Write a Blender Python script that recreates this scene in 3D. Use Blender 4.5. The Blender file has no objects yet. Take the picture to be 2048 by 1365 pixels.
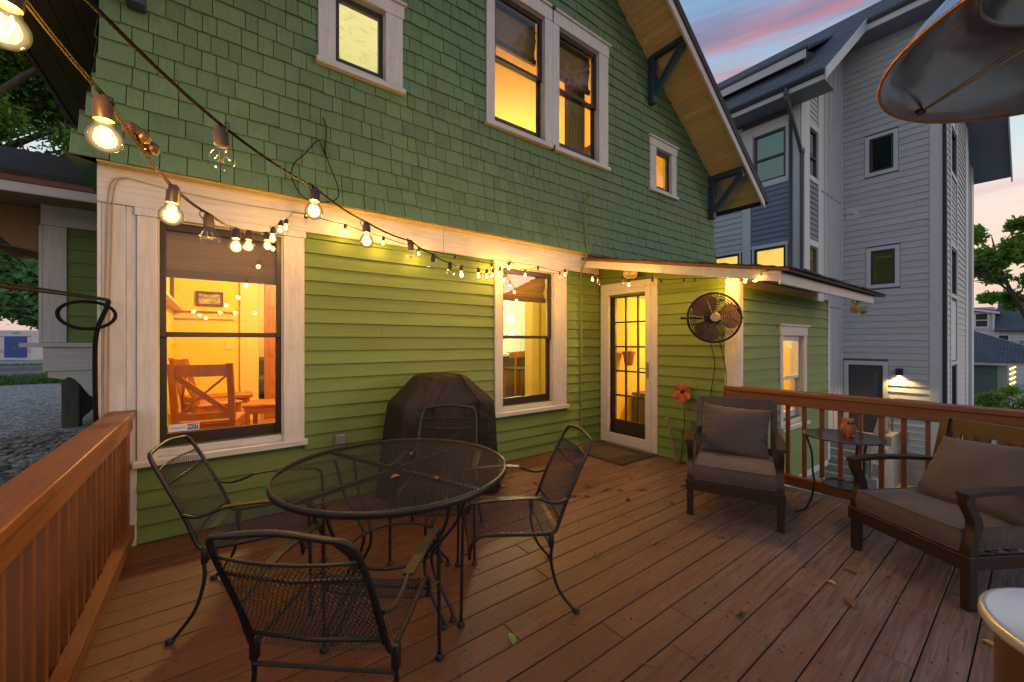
import bpy, bmesh, math, random
import numpy as np
from mathutils import Vector, Matrix
R = math.radians
random.seed(7); rng = np.random.default_rng(7)
SC = bpy.context.scene; COL = SC.collection

# ------------------------------------------------------------------ camera, sky, sun, exposure
cam = bpy.data.objects.new('camera', bpy.data.cameras.new('camera')); COL.objects.link(cam)
cam.location = (0, 0, 1.40); cam.rotation_euler = (R(90), 0, -math.atan2(.6, .8))
cam.data.sensor_width = 36; cam.data.lens = 36 * 796 / 2048
cam.data.clip_start = .05; cam.data.clip_end = 900
SC.camera = cam
SUN_EL, SUN_AZ = R(7), Vector((.62, -.78, 0))
W = bpy.data.worlds.new('World'); SC.world = W; W.use_nodes = True
nt = W.node_tree; nt.nodes.clear()
def wn(t, **k):
    n = nt.nodes.new(t)
    for a, b in k.items(): setattr(n, a, b)
    return n
def wl(a, b): nt.links.new(a, b)
tc = wn('ShaderNodeTexCoord'); sep = wn('ShaderNodeSeparateXYZ'); wl(tc.outputs['Generated'], sep.inputs[0])
sky = wn('ShaderNodeTexSky', sky_type='NISHITA'); sky.sun_disc = False; sky.sun_elevation = SUN_EL
sky.sun_rotation = math.atan2(SUN_AZ.x, SUN_AZ.y); sky.air_density = 1.4; sky.dust_density = 1.5
rampn = wn('ShaderNodeValToRGB'); cr_ = rampn.color_ramp
mp = wn('ShaderNodeMapRange'); mp.inputs[1].default_value = -.1; mp.inputs[2].default_value = 1
wl(sep.outputs[2], mp.inputs[0]); wl(mp.outputs[0], rampn.inputs[0])
stops = [(-.1, (.30, .27, .26)), (0, (.62, .45, .40)), (.13, (.86, .60, .49)), (.21, (.80, .63, .55)), (.30, (.55, .63, .67)), (.44, (.36, .51, .63)), (.60, (.20, .34, .52)), (.95, (.16, .29, .48))]
el = cr_.elements
while len(el) < len(stops): el.new(.5)
for e, (z, c) in zip(el, stops): e.position = (z + .1) / 1.1; e.color = (*c, 1)
nm = wn('ShaderNodeMixRGB'); nm.inputs[0].default_value = .10
nms = wn('ShaderNodeVectorMath', operation='SCALE'); nms.inputs[3].default_value = .10
wl(sky.outputs[0], nms.inputs[0]); wl(rampn.outputs[0], nm.inputs[1]); wl(nms.outputs[0], nm.inputs[2])
def cloud(prev, z0, z1, z2, z3, col, scale, lo, hi, amt):
    mapn = wn('ShaderNodeMapping'); mapn.inputs['Scale'].default_value = scale; wl(tc.outputs['Generated'], mapn.inputs[0])
    no = wn('ShaderNodeTexNoise'); no.inputs['Scale'].default_value = 1; no.inputs['Detail'].default_value = 6; no.inputs['Roughness'].default_value = .55
    wl(mapn.outputs[0], no.inputs['Vector'])
    m1 = wn('ShaderNodeMapRange', interpolation_type='SMOOTHSTEP'); m1.inputs[1].default_value = lo; m1.inputs[2].default_value = hi; wl(no.outputs[0], m1.inputs[0])
    # band limits wobble with the noise so that the cloud deck has no ruled edge
    wob = wn('ShaderNodeMath', operation='MULTIPLY_ADD'); wob.inputs[1].default_value = .10; wl(no.outputs[0], wob.inputs[0]); wl(sep.outputs[2], wob.inputs[2])
    a = wn('ShaderNodeMapRange', interpolation_type='SMOOTHSTEP'); a.inputs[1].default_value = z0 + .05; a.inputs[2].default_value = z1 + .05; wl(wob.outputs[0], a.inputs[0])
    b = wn('ShaderNodeMapRange', interpolation_type='SMOOTHSTEP'); b.inputs[1].default_value = z2 + .05; b.inputs[2].default_value = z3 + .05; b.inputs[3].default_value = 1; b.inputs[4].default_value = 0; wl(wob.outputs[0], b.inputs[0])
    x = wn('ShaderNodeMath', operation='MULTIPLY'); wl(a.outputs[0], x.inputs[0]); wl(b.outputs[0], x.inputs[1])
    y = wn('ShaderNodeMath', operation='MULTIPLY'); wl(x.outputs[0], y.inputs[0]); wl(m1.outputs[0], y.inputs[1])
    s = wn('ShaderNodeMath', operation='MULTIPLY'); s.inputs[1].default_value = amt; wl(y.outputs[0], s.inputs[0])
    mx = wn('ShaderNodeMixRGB'); wl(s.outputs[0], mx.inputs[0]); wl(prev, mx.inputs[1]); mx.inputs[2].default_value = (*col, 1)
    return mx.outputs[0]
o_ = cloud(nm.outputs[0], .455, .485, .545, .61, (.47, .17, .19), (1.5, 1.5, 18), .34, .53, .95)
o_ = cloud(o_, .505, .55, .68, .80, (.15, .18, .30), (1.2, 1.2, 12), .40, .58, .8)
o_ = cloud(o_, .19, .215, .24, .28, (.62, .40, .38), (2.1, 2.1, 22), .48, .62, .6)
bg = wn('ShaderNodeBackground'); bg.inputs[1].default_value = .90; wl(o_, bg.inputs[0])
wo = wn('ShaderNodeOutputWorld'); wl(bg.outputs[0], wo.inputs[0])
sun = bpy.data.objects.new('sun', bpy.data.lights.new('sun', 'SUN')); COL.objects.link(sun)
sun.data.energy = .3; sun.data.angle = R(14); sun.data.color = (1, .80, .66)
sun.rotation_euler = (-(SUN_AZ.normalized() * math.cos(SUN_EL) + Vector((0, 0, math.sin(SUN_EL))))).to_track_quat('-Z', 'Y').to_euler()
SC.view_settings.view_transform = 'Standard'; SC.view_settings.look = 'None'; SC.view_settings.exposure = .6; SC.view_settings.gamma = 1
SC.view_settings.use_curve_mapping = False
SC.render.engine = 'CYCLES'
try:
    SC.cycles.use_denoising = True; SC.cycles.denoiser = 'OPENIMAGEDENOISE'
    SC.cycles.max_bounces = 8; SC.cycles.transparent_max_bounces = 24; SC.cycles.sample_clamp_indirect = 4; SC.cycles.caustics_reflective = False; SC.cycles.caustics_refractive = False
except Exception: pass

# ------------------------------------------------------------------ materials
class NT:
    def __init__(s, name):
        s.m = bpy.data.materials.new(name); s.m.use_nodes = True; s.t = s.m.node_tree; s.t.nodes.clear()
        s.out = s.n('ShaderNodeOutputMaterial'); s.p = s.n('ShaderNodeBsdfPrincipled'); s.l(s.p.outputs[0], s.out.inputs[0])
    def n(s, t, **k):
        x = s.t.nodes.new(t)
        for a, b in k.items(): setattr(x, a, b)
        return x
    def l(s, a, b): s.t.links.new(a, b)
    def coord(s, scale=(1, 1, 1), which='Object', rnd=0):
        tc = s.n('ShaderNodeTexCoord'); mp = s.n('ShaderNodeMapping'); mp.inputs['Scale'].default_value = scale
        s.l(tc.outputs[which], mp.inputs[0])
        if rnd:
            oi = s.n('ShaderNodeObjectInfo'); cm = s.n('ShaderNodeMath', operation='MULTIPLY'); cm.inputs[1].default_value = rnd
            s.l(oi.outputs['Random'], cm.inputs[0]); cx = s.n('ShaderNodeCombineXYZ')
            for i in range(3): s.l(cm.outputs[0], cx.inputs[i])
            s.l(cx.outputs[0], mp.inputs['Location'])
        return mp.outputs[0]
    def noise(s, vec, scale=1, detail=4, rough=.6, dist=0):
        x = s.n('ShaderNodeTexNoise'); x.inputs['Scale'].default_value = scale; x.inputs['Detail'].default_value = detail
        x.inputs['Roughness'].default_value = rough; x.inputs['Distortion'].default_value = dist; s.l(vec, x.inputs['Vector']); return x.outputs[0]
    def ramp(s, fac, stops):
        x = s.n('ShaderNodeValToRGB'); e = x.color_ramp.elements
        while len(e) < len(stops): e.new(.5)
        for a, (p, c) in zip(e, stops): a.position = p; a.color = (*c, 1) if len(c) == 3 else c
        s.l(fac, x.inputs[0]); return x.outputs[0]
    def mix(s, fac, a, b, mode='MIX'):
        x = s.n('ShaderNodeMixRGB', blend_type=mode)
        for i, v in ((0, fac), (1, a), (2, b)):
            if isinstance(v, (int, float)): x.inputs[i].default_value = v
            elif isinstance(v, tuple): x.inputs[i].default_value = (*v, 1)
            else: s.l(v, x.inputs[i])
        return x.outputs[0]
    def rnd(s):
        return s.n('ShaderNodeObjectInfo').outputs['Random']
    def schlick(s, f0):
        lw = s.n('ShaderNodeLayerWeight'); lw.inputs[0].default_value = .5; p = s.n('ShaderNodeMath', operation='POWER'); p.inputs[1].default_value = 5; s.l(lw.outputs['Facing'], p.inputs[0])
        m = s.n('ShaderNodeMath', operation='MULTIPLY_ADD'); m.inputs[1].default_value = 1 - f0; m.inputs[2].default_value = f0; s.l(p.outputs[0], m.inputs[0]); return m.outputs[0]
    def bump(s, h, strength=.3, dist=.01):
        b = s.n('ShaderNodeBump'); b.inputs['Strength'].default_value = strength; b.inputs['Distance'].default_value = dist
        s.l(h, b.inputs['Height']); s.l(b.outputs[0], s.p.inputs['Normal'])
    def set(s, **k):
        for a, b in k.items():
            a = a.replace('_', ' ')
            if isinstance(b, tuple): s.p.inputs[a].default_value = (*b, 1) if len(b) == 3 else b
            elif isinstance(b, (int, float)): s.p.inputs[a].default_value = b
            else: s.l(b, s.p.inputs[a])
        return s
def dk(c, f): return tuple(x * f for x in c)
def plain(name, c, rough=.5, metal=0, var=.12, scale=8, bump=.1):
    s = NT(name); v = s.coord(); f = s.noise(v, scale, 5)
    s.set(Base_Color=s.ramp(f, [(.3, dk(c, 1 - var)), (.7, dk(c, 1 + var))]), Roughness=rough, Metallic=metal)
    if bump: s.bump(s.noise(v, scale * 6, 4), bump, .004)
    return s.m
def paint(name, c, dirt=(.10, .09, .07), axis=(3, 40, 60), amount=.5, rough=.62, bare=None, vary=.12, bstr=.25):
    """weathered house paint: faint grain along the board, board to board shift, patches of dirt and, if bare, chips"""
    s = NT(name); v = s.coord(axis, rnd=50); g = s.noise(v, 1, 6, .7); v2 = s.coord((1, 1, 1), rnd=30); d = s.noise(v2, 3.2, 7, .72)
    col = s.mix(s.rnd(), dk(c, 1 - vary), dk(c, 1 + vary))
    col = s.mix(s.ramp(g, [(.35, (0, 0, 0)), (.75, (.6, .6, .6))]), col, dk(c, .55))
    col = s.mix(s.ramp(d, [(.52, (0, 0, 0)), (.80, (amount,) * 3)]), col, dirt)
    if bare:
        pn = s.noise(s.coord((2, 14, 9), rnd=9), 2.6, 8, .75)
        col = s.mix(s.ramp(pn, [(.66, (0, 0, 0)), (.70, (.8, .8, .8))]), col, bare)
    s.set(Base_Color=col, Roughness=rough); s.bump(g, bstr, .004); return s.m
def wood(name, c1, c2, axis=(2, 30, 30), rough=.55, bump=.3, worn=None):
    s = NT(name); v = s.coord(axis, rnd=80); g = s.noise(v, 1, 7, .68, .6); f = s.noise(s.coord((1, 1, 1), rnd=20), 2.5, 5)
    col = s.mix(s.ramp(g, [(.3, (0, 0, 0)), (.7, (1, 1, 1))]), c1, c2)
    col = s.mix(.35, col, s.mix(s.rnd(), dk(c1, .75), dk(c2, 1.2)))
    if worn: col = s.mix(s.ramp(f, [(.5, (0, 0, 0)), (.72, (.75, .75, .75))]), col, worn)
    s.set(Base_Color=col, Roughness=s.ramp(g, [(.2, (rough - .1,) * 3), (.8, (rough + .15,) * 3)])); s.bump(g, bump, .004); return s.m
def emit(name, c, st, var=0):
    s = NT(name); e = s.n('ShaderNodeEmission'); e.inputs[0].default_value = (*c, 1); e.inputs[1].default_value = st
    if var:
        s.l(s.ramp(s.noise(s.coord(), .9, 2), [(.3, dk(c, 1 - var)), (.7, dk(c, 1 + var))]), e.inputs[0])
    s.l(e.outputs[0], s.out.inputs[0]); return s.m
def glass(name, tint=(1, 1, 1), ior=1.45, boost=1.0):
    s = NT(name); tr = s.n('ShaderNodeBsdfTransparent'); tr.inputs[0].default_value = (*tint, 1); gl = s.n('ShaderNodeBsdfGlossy'); gl.inputs['Roughness'].default_value = .01
    mu = s.n('ShaderNodeMath', operation='MULTIPLY'); mu.inputs[1].default_value = boost
    mx = s.n('ShaderNodeMixShader'); s.l(s.schlick(((ior - 1) / (ior + 1)) ** 2), mu.inputs[0]); s.l(mu.outputs[0], mx.inputs[0]); s.l(tr.outputs[0], mx.inputs[1]); s.l(gl.outputs[0], mx.inputs[2]); s.l(mx.outputs[0], s.out.inputs[0]); return s.m
M = {}
GREEN = (.128, .205, .042); SHIN = (.122, .215, .098)
M['clap'] = paint('green_clapboard_paint', GREEN, (.07, .10, .03), (3, 60, 50), .45)
M['shingle'] = paint('green_shingle_paint', SHIN, (.05, .08, .03), (70, 70, 4), .65, .7, vary=.14, bstr=.8)
M['white'] = paint('old_white_paint', (.55, .55, .54), (.30, .26, .21), (40, 40, 3), .5, .6, bare=(.30, .27, .24), vary=.05)
M['whiteh'] = paint('old_white_paint_along', (.55, .55, .54), (.30, .26, .21), (3, 40, 40), .45, .6, vary=.05)
M['sash'] = plain('dark_brown_sash_paint', (.022, .015, .011), .4)
M['teal'] = plain('dark_teal_paint', (.016, .045, .062), .45)
M['cream'] = paint('cream_soffit_paint', (.58, .47, .22), (.20, .16, .08), (30, 3, 30), .35, .6)
M['brown'] = paint('brown_eave_stain', (.22, .135, .05), (.09, .06, .03), (20, 3, 20), .3, .6)
M['rail'] = wood('red_cedar_stain', (.22, .078, .022), (.100, .034, .010), (30, 2.5, 30), .48, .25)
M['railv'] = wood('red_cedar_stain_upright', (.22, .078, .022), (.100, .034, .010), (30, 30, 2.5), .48, .25)
M['black'] = plain('black_powder_coat', (.016, .016, .018), .42, .3, .2, 30, .15)
M['mesh'] = plain('black_mesh_paint', (.020, .019, .019), .45, .3, .2, 30, 0)
M['darkwood'] = wood('dark_stained_wood', (.036, .016, .009), (.016, .008, .005), (25, 25, 2.5), .38, .12)
M['cushion'] = None
M['roofd'] = plain('dark_shingle_roof', (.030, .026, .025), .85, 0, .4, 14, .6)
M['fascia'] = plain('red_brown_drip_edge', (.14, .035, .018), .5)
M['metal'] = plain('grey_metal', (.30, .30, .30), .35, .8)
M['concrete'] = plain('concrete', (.34, .31, .27), .85, 0, .18, 5, .3)
M['glass'] = glass('window_glass', (.97, .98, .97), 1.45, 1.1)
M['cable'] = plain('black_cable', (.006, .0055, .0055), .8); M['cable'].node_tree.nodes['Principled BSDF'].inputs['Specular IOR Level'].default_value = .15
M['tan'] = plain('tan_wire', (.32, .22, .12), .5)

# deck: reddish brown stain, worn to bare grey-brown wood where the weather reaches it
s = NT('deck_stain'); v = s.coord((2.2, 42, 42), rnd=90); g = s.noise(v, 1, 8, .72, .9); tcd = s.n('ShaderNodeTexCoord')
geo = s.n('ShaderNodeNewGeometry'); sp = s.n('ShaderNodeSeparateXYZ'); s.l(geo.outputs['Position'], sp.inputs[0])
col = s.mix(s.ramp(g, [(.25, (0, 0, 0)), (.75, (1, 1, 1))]), (.165, .060, .028), (.060, .021, .011))
col = s.mix(.5, col, s.mix(s.rnd(), (.075, .027, .014), (.148, .058, .030)))
wm = s.n('ShaderNodeMath', operation='MULTIPLY_ADD'); wm.inputs[1].default_value = -.75; s.l(sp.outputs[1], wm.inputs[0]); s.l(sp.outputs[0], wm.inputs[2])   # away from the eaves
wr = s.n('ShaderNodeMapRange', interpolation_type='SMOOTHSTEP'); wr.inputs[1].default_value = .0; wr.inputs[2].default_value = 2.9; s.l(wm.outputs[0], wr.inputs[0])
pn = s.noise(s.coord((.7, 2.2, 1)), 2.0, 6, .65)
pm = s.n('ShaderNodeMath', operation='MULTIPLY'); s.l(wr.outputs[0], pm.inputs[0]); s.l(s.ramp(pn, [(.30, (.25,) * 3), (.62, (1, 1, 1))]), pm.inputs[1])
grey = s.mix(s.ramp(g, [(.36, (0, 0, 0)), (.64, (1, 1, 1))]), (.262, .188, .152), (.088, .059, .047))
col = s.mix(pm.outputs[0], col, grey)
st = s.noise(s.coord((1, 1, 1)), 9, 4, .6); col = s.mix(s.ramp(st, [(.64, (0, 0, 0)), (.74, (.55,) * 3)]), col, (.04, .024, .016))
s.set(Base_Color=col, Roughness=s.ramp(g, [(.2, (.34,) * 3), (.8, (.56,) * 3)])); s.bump(g, .8, .008); M['deck'] = s.m
# taupe outdoor cloth with a fine weave
s = NT('taupe_cloth'); v = s.coord(); w1 = s.n('ShaderNodeTexWave', wave_type='BANDS', bands_direction='X'); w1.inputs['Scale'].default_value = 240; s.l(v, w1.inputs['Vector'])
w2 = s.n('ShaderNodeTexWave', wave_type='BANDS', bands_direction='Z'); w2.inputs['Scale'].default_value = 240; s.l(v, w2.inputs['Vector'])
f = s.noise(v, 3, 5); s.set(Base_Color=s.ramp(f, [(.3, (.060, .043, .038)), (.7, (.088, .065, .058))]), Roughness=.8)
s.p.inputs['Sheen Weight'].default_value = .15
hh = s.mix(1, w1.outputs[0], w2.outputs[0], 'ADD'); cr = s.noise(s.coord((2, 6, 2)), 3.5, 4, .55, 1.2)
b1 = s.n('ShaderNodeBump'); b1.inputs['Strength'].default_value = .5; b1.inputs['Distance'].default_value = .012; s.l(cr, b1.inputs['Height'])
b2 = s.n('ShaderNodeBump'); b2.inputs['Strength'].default_value = .12; b2.inputs['Distance'].default_value = .001; s.l(hh, b2.inputs['Height']); s.l(b1.outputs[0], b2.inputs['Normal']); s.l(b2.outputs[0], s.p.inputs['Normal'])
M['cushion'] = s.m

# ------------------------------------------------------------------ mesh helpers
WL = {}
def wloc(o): return WL.get(o.name, Vector((0, 0, 0))) if o else Vector((0, 0, 0))
class MB:
    def __init__(s): s.v = []; s.f = []
    def add(s, vs, fs):
        b = len(s.v); s.v += [tuple(p) for p in vs]; s.f += [tuple(b + i for i in f) for f in fs]; return s
    def box(s, x0, x1, y0, y1, z0, z1, T=None):
        vs = [(x, y, z) for z in (z0, z1) for y in (y0, y1) for x in (x0, x1)]
        if T: vs = [T(*p) for p in vs]
        return s.add(vs, [(0, 2, 3, 1), (4, 5, 7, 6), (0, 1, 5, 4), (2, 6, 7, 3), (0, 4, 6, 2), (1, 3, 7, 5)])
    def cbox(s, x0, x1, y0, y1, z0, z1, b=.004, T=None):
        bm = bmesh.new(); bmesh.ops.create_cube(bm, size=1)
        for v in bm.verts: v.co = Vector(((x0 + x1) / 2 + v.co.x * (x1 - x0), (y0 + y1) / 2 + v.co.y * (y1 - y0), (z0 + z1) / 2 + v.co.z * (z1 - z0)))
        bmesh.ops.bevel(bm, geom=bm.edges[:], offset=b, segments=1, affect='EDGES')
        bm.verts.index_update(); vs = [tuple(v.co) for v in bm.verts]
        if T: vs = [T(*p) for p in vs]
        s.add(vs, [[v.index for v in f.verts] for f in bm.faces]); bm.free(); return s
    def prism(s, poly, a0, a1, T):
        """poly: list of (p,q); T(a,p,q)->xyz"""
        n = len(poly); vs = [T(a0, *p) for p in poly] + [T(a1, *p) for p in poly]
        return s.add(vs, [tuple(range(n))[::-1], tuple(range(n, 2 * n))] + [(i, (i + 1) % n, n + (i + 1) % n, n + i) for i in range(n)])
    def tube(s, path, r, n=6, cap=True, closed=False, flat=None):
        P = [Vector(p) for p in path]; m = len(P); rr = r if isinstance(r, (list, tuple)) else [r] * m
        up = None; vs = []
        for i, p in enumerate(P):
            a = P[(i - 1) % m] if (i > 0 or closed) else P[i]; b = P[(i + 1) % m] if (i < m - 1 or closed) else P[i]
            t = (b - a).normalized() if (b - a).length > 1e-9 else Vector((0, 0, 1))
            if up is None:
                up = Vector((0, 0, 1)) if abs(t.z) < .9 else Vector((1, 0, 0))
            u = (up - t * up.dot(t)); u = u.normalized() if u.length > 1e-6 else t.orthogonal().normalized(); up = u; w = t.cross(u)
            for k in range(n):
                ang = 2 * math.pi * (k + .5) / n; vs.append(p + (u * math.cos(ang) * (flat or 1) + w * math.sin(ang)) * rr[i])
        fs = []
        for i in range(m if closed else m - 1):
            for k in range(n):
                a = i * n + k; b = i * n + (k + 1) % n; j = (i + 1) % m; fs.append((a, b, j * n + (k + 1) % n, j * n + k))
        if cap and not closed: fs += [tuple(range(n))[::-1], tuple((m - 1) * n + k for k in range(n))]
        return s.add(vs, fs)
    def lathe(s, prof, c=(0, 0, 0), n=20, axis=None):
        c = Vector(c); q = Vector((0, 0, 1)).rotation_difference(Vector(axis).normalized()) if axis is not None else None; vs = []
        for r, z in prof:
            for k in range(n):
                a = 2 * math.pi * k / n; p = Vector((r * math.cos(a), r * math.sin(a), z)); vs.append(c + (q @ p if q else p))
        m = len(prof); fs = [(i * n + k, i * n + (k + 1) % n, (i + 1) * n + (k + 1) % n, (i + 1) * n + k) for i in range(m - 1) for k in range(n)]
        if prof[0][0] > 1e-6: fs.append(tuple(range(n))[::-1])
        if prof[-1][0] > 1e-6: fs.append(tuple((m - 1) * n + k for k in range(n)))
        return s.add(vs, fs)
    def ball(s, c, r, n=12, sq=(1, 1, 1)):
        m = n // 2 + 1; c = Vector(c); vs = []; fs = []
        for i in range(m):
            th = math.pi * i / (m - 1)
            for k in range(n):
                ph = 2 * math.pi * k / n; vs.append(c + Vector((r * sq[0] * math.sin(th) * math.cos(ph), r * sq[1] * math.sin(th) * math.sin(ph), r * sq[2] * math.cos(th))))
        for i in range(m - 1):
            for k in range(n): fs.append((i * n + k, (i + 1) * n + k, (i + 1) * n + (k + 1) % n, i * n + (k + 1) % n))
        return s.add(vs, fs)
    def ribbon(s, path, hw, th):
        """flat bar: path of points, half width vector, thickness vector"""
        h = Vector(hw); t = Vector(th); vs = []
        for p in path:
            p = Vector(p); vs += [p - h - t, p + h - t, p + h + t, p - h + t]
        m = len(path); fs = [(4 * i + k, 4 * i + (k + 1) % 4, 4 * i + 4 + (k + 1) % 4, 4 * i + 4 + k) for i in range(m - 1) for k in range(4)]
        return s.add(vs, fs + [(3, 2, 1, 0), tuple(4 * (m - 1) + k for k in range(4))])
    def build(s, name, mat, parent=None, smooth=False, kind=None, fix=True):
        o_ = wloc(parent); me = bpy.data.meshes.new(name); me.from_pydata([(x - o_.x, y - o_.y, z - o_.z) for x, y, z in s.v], [], s.f)
        me.materials.append(mat)
        if fix:
            bm = bmesh.new(); bm.from_mesh(me)
            bmesh.ops.remove_doubles(bm, verts=bm.verts[:], dist=1e-6); bmesh.ops.recalc_face_normals(bm, faces=bm.faces[:]); bm.to_mesh(me); bm.free()
        if smooth: me.polygons.foreach_set('use_smooth', [True] * len(me.polygons))
        o = bpy.data.objects.new(name, me); COL.objects.link(o)
        if parent: o.parent = parent; WL[o.name] = o_.copy()
        if kind: o['kind'] = kind
        return o
def autosmooth(o, ang=40):
    me = o.data; bm = bmesh.new(); bm.from_mesh(me)
    for f in bm.faces: f.smooth = True
    for e in bm.edges:
        if len(e.link_faces) == 2 and e.calc_face_angle(0) > R(ang): e.smooth = False
    bm.to_mesh(me); bm.free(); return o
def tag(o, label=None, cat=None, group=None, kind=None):
    if label: o['label'] = label
    if cat: o['category'] = cat
    if group: o['group'] = group
    if kind: o['kind'] = kind
    return o
def thing(name, loc, label, cat, group=None, rz=None, kind=None):
    """rz None: parts are given in world coordinates; else parts are local"""
    o = bpy.data.objects.new(name, None); COL.objects.link(o); o.location = loc; o.empty_display_size = .1
    if rz is None: WL[o.name] = Vector(loc)
    else: o.rotation_euler = (0, 0, rz); WL[o.name] = Vector((0, 0, 0))
    return tag(o, label, cat, group, kind)
def copy_tree(o, parent=None):
    c = o.copy(); COL.objects.link(c)
    if parent: c.parent = parent
    for ch in o.children: copy_tree(ch, c)
    return c
def cr(pts, n=6, closed=False):
    P = [Vector(p) for p in pts]; m = len(P); out = []
    for i in range(m if closed else m - 1):
        if closed: p0, p1, p2, p3 = P[(i - 1) % m], P[i], P[(i + 1) % m], P[(i + 2) % m]
        else: p0, p1, p2, p3 = P[max(i - 1, 0)], P[i], P[i + 1], P[min(i + 2, m - 1)]
        for k in range(n):
            t = k / n; out.append(.5 * ((2 * p1) + (p2 - p0) * t + (2 * p0 - 5 * p1 + 4 * p2 - p3) * t * t + (3 * p1 - p0 - 3 * p2 + p3) * t ** 3))
    if not closed: out.append(P[-1])
    return out
def lamp(name, loc, power, col, rad, parent=None, typ='POINT', rot=None, spot=None):
    l = bpy.data.lights.new(name, typ); l.energy = power; l.color = col; l.shadow_soft_size = rad
    if spot: l.spot_size = spot; l.spot_blend = .6
    o = bpy.data.objects.new(name, l); COL.objects.link(o); o.location = Vector(loc) - wloc(parent)
    if rot: o.rotation_euler = rot
    if parent: o.parent = parent
    return o
def cells(lo, hi, cuts):
    c = sorted({lo, hi, *[x for x in cuts if lo < x < hi]}); return list(zip(c[:-1], c[1:]))
def wall_holes(mb, T, a0, a1, z0, z1, o0, o1, holes):
    """slab of wall with rectangular openings (a0,a1,z0,z1); T(a,out,z)"""
    for (p, q) in cells(a0, a1, [x for h in holes for x in h[:2]]):
        col_ = [h for h in holes if h[0] <= (p + q) / 2 <= h[1]]
        for (r, t) in cells(z0, z1, [x for h in col_ for x in h[2:]]):
            if not any(h[2] <= (r + t) / 2 <= h[3] for h in col_): mb.box(p, q, o0, o1, r, t, T)
def lap_boards(parent, name, T, a0, a1, z0, z1, exp, holes, mat, out=.018, limit=None, kind=None, jit=.0015, joint=0, gap=.0005):
    """lap siding, each board an object of its own"""
    made = []; z = z0; mbs = MB() if kind else None
    while z < z1 - .01:
        zt = min(z + exp, z1); zm = (z + zt) / 2; segs = [(a0, a1)]
        for h in holes:
            if h[2] < zm < h[3]:
                segs = [x for (p, q) in segs for x in ((p, min(q, h[0])), (max(p, h[1]), q)) if x[1] - x[0] > .01]
        if joint:
            ns = []
            for (p, q) in segs:
                if q - p > 1.2 and random.random() < joint: m_ = random.uniform(p + .4, q - .4); ns += [(p, m_ - .001), (m_ + .001, q)]
                else: ns.append((p, q))
            segs = ns
        for (p, q) in segs:
            e = [random.uniform(-jit, jit) for _ in range(4)]
            poly = [(-.001, z + gap), (out + e[0], z + gap + e[2]), (.005, min(zt + .012, z1)), (0, min(zt + .012, z1))]
            mb = mbs or MB(); mb.prism(poly, p, q, lambda a, b, c: T(a, b, c))
            if not mbs: made.append(mb.build(name, mat, parent))
        z = zt
    if mbs: made.append(mbs.build(name, mat, parent, kind=kind))
    return made

# ------------------------------------------------------------------ ground, road
def gz(x, y):
    if x < -.625: 
        return .40 - .0143 * max(0, y - 5) if y < 60 else -.386
    if x > 4.6: return -2.75
    t = (x + .62) / 5.22; return -.55 * (1 - t) - 2.75 * t
xs = [-300, -120, -60, -40, -25, -15, -10, -7, -5, -4, -3, -2, -1.2, -.63, -.62, -.2, .5, 1.5, 3, 4.58, 6, 9, 12, 16, 20, 30, 45, 70, 120, 300]
ys = [-300, -100, -50, -20, -8, -3, 0, 1, 2, 3, 4, 5, 7, 10, 14, 18, 23, 30, 45, 60, 100, 300]
mb = MB(); mb.v = [(x, y, gz(x, y) - (.9 if -.7 < x < 4.5 and y > 3.2 else 0)) for y in ys for x in xs]; nx = len(xs)
mb.f = [(j * nx + i, j * nx + i + 1, (j + 1) * nx + i + 1, (j + 1) * nx + i) for j in range(len(ys) - 1) for i in range(nx - 1)]
s = NT('gravel_ground'); v = s.coord(); vo = s.n('ShaderNodeTexVoronoi'); vo.inputs['Scale'].default_value = 34; s.l(v, vo.inputs['Vector'])
sx = s.n('ShaderNodeSeparateXYZ'); s.l(v, sx.inputs[0])
c = s.mix(.75, s.ramp(s.noise(v, .8, 6, .7), [(.3, (.10, .085, .07)), (.7, (.30, .28, .26))]), s.ramp(vo.outputs['Color'], [(.2, (.10, .095, .09)), (.55, (.42, .405, .38)), (.9, (.80, .78, .75))]), 'MIX')
s.set(Base_Color=c, Roughness=.9); s.bump(vo.outputs['Distance'], .8, .02)
mb.build('ground', s.m, kind='structure')
def strip(name, pts, z, mat, kind='structure'):
    m_ = MB(); m_.add([(x, y, gz(min(x, -.7), y) + z) for x, y in pts], [tuple(range(len(pts)))]); return m_.build(name, mat, kind=kind)
asph = plain('asphalt', (.075, .085, .10), .8, 0, .15, 30, .3)
strip('street', [(-60, 24.0), (-2.2, 22.3), (-2.2, 31), (-60, 33)], .012, asph)
strip('side_street', [(-60, 33), (-13, 31.4), (-13, 46), (-60, 50)], .008, asph)
strip('pavement', [(-60, 21.4), (-2.2, 20.5), (-2.2, 22.1), (-60, 23.7)], .016, M['concrete'])
mb = MB()
for (x0, y0, x1, y1) in ((-12.9, 31.2, -2.5, 31.0), (-30, 23.3, -2.4, 22.4)):
    n = Vector((y1 - y0, x0 - x1, 0)).normalized() * .09
    for k in range(12):
        a, b = k / 12, (k + .985) / 12
        pa = Vector((x0 + (x1 - x0) * a, y0 + (y1 - y0) * a, 0)); pb = Vector((x0 + (x1 - x0) * b, y0 + (y1 - y0) * b, 0))
        za, zb = gz(-1, pa.y), gz(-1, pb.y); q = [pa - n, pa + n, pb + n, pb - n]; zz = [za, za, zb, zb]
        mb.add([(p.x, p.y, z - .05) for p, z in zip(q, zz)] + [(p.x, p.y, z + .12) for p, z in zip(q, zz)], [(0, 1, 2, 3), (4, 5, 6, 7), (0, 1, 5, 4), (1, 2, 6, 5), (2, 3, 7, 6), (3, 0, 4, 7)])
mb.build('kerb', M['concrete'], kind='structure')
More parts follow.
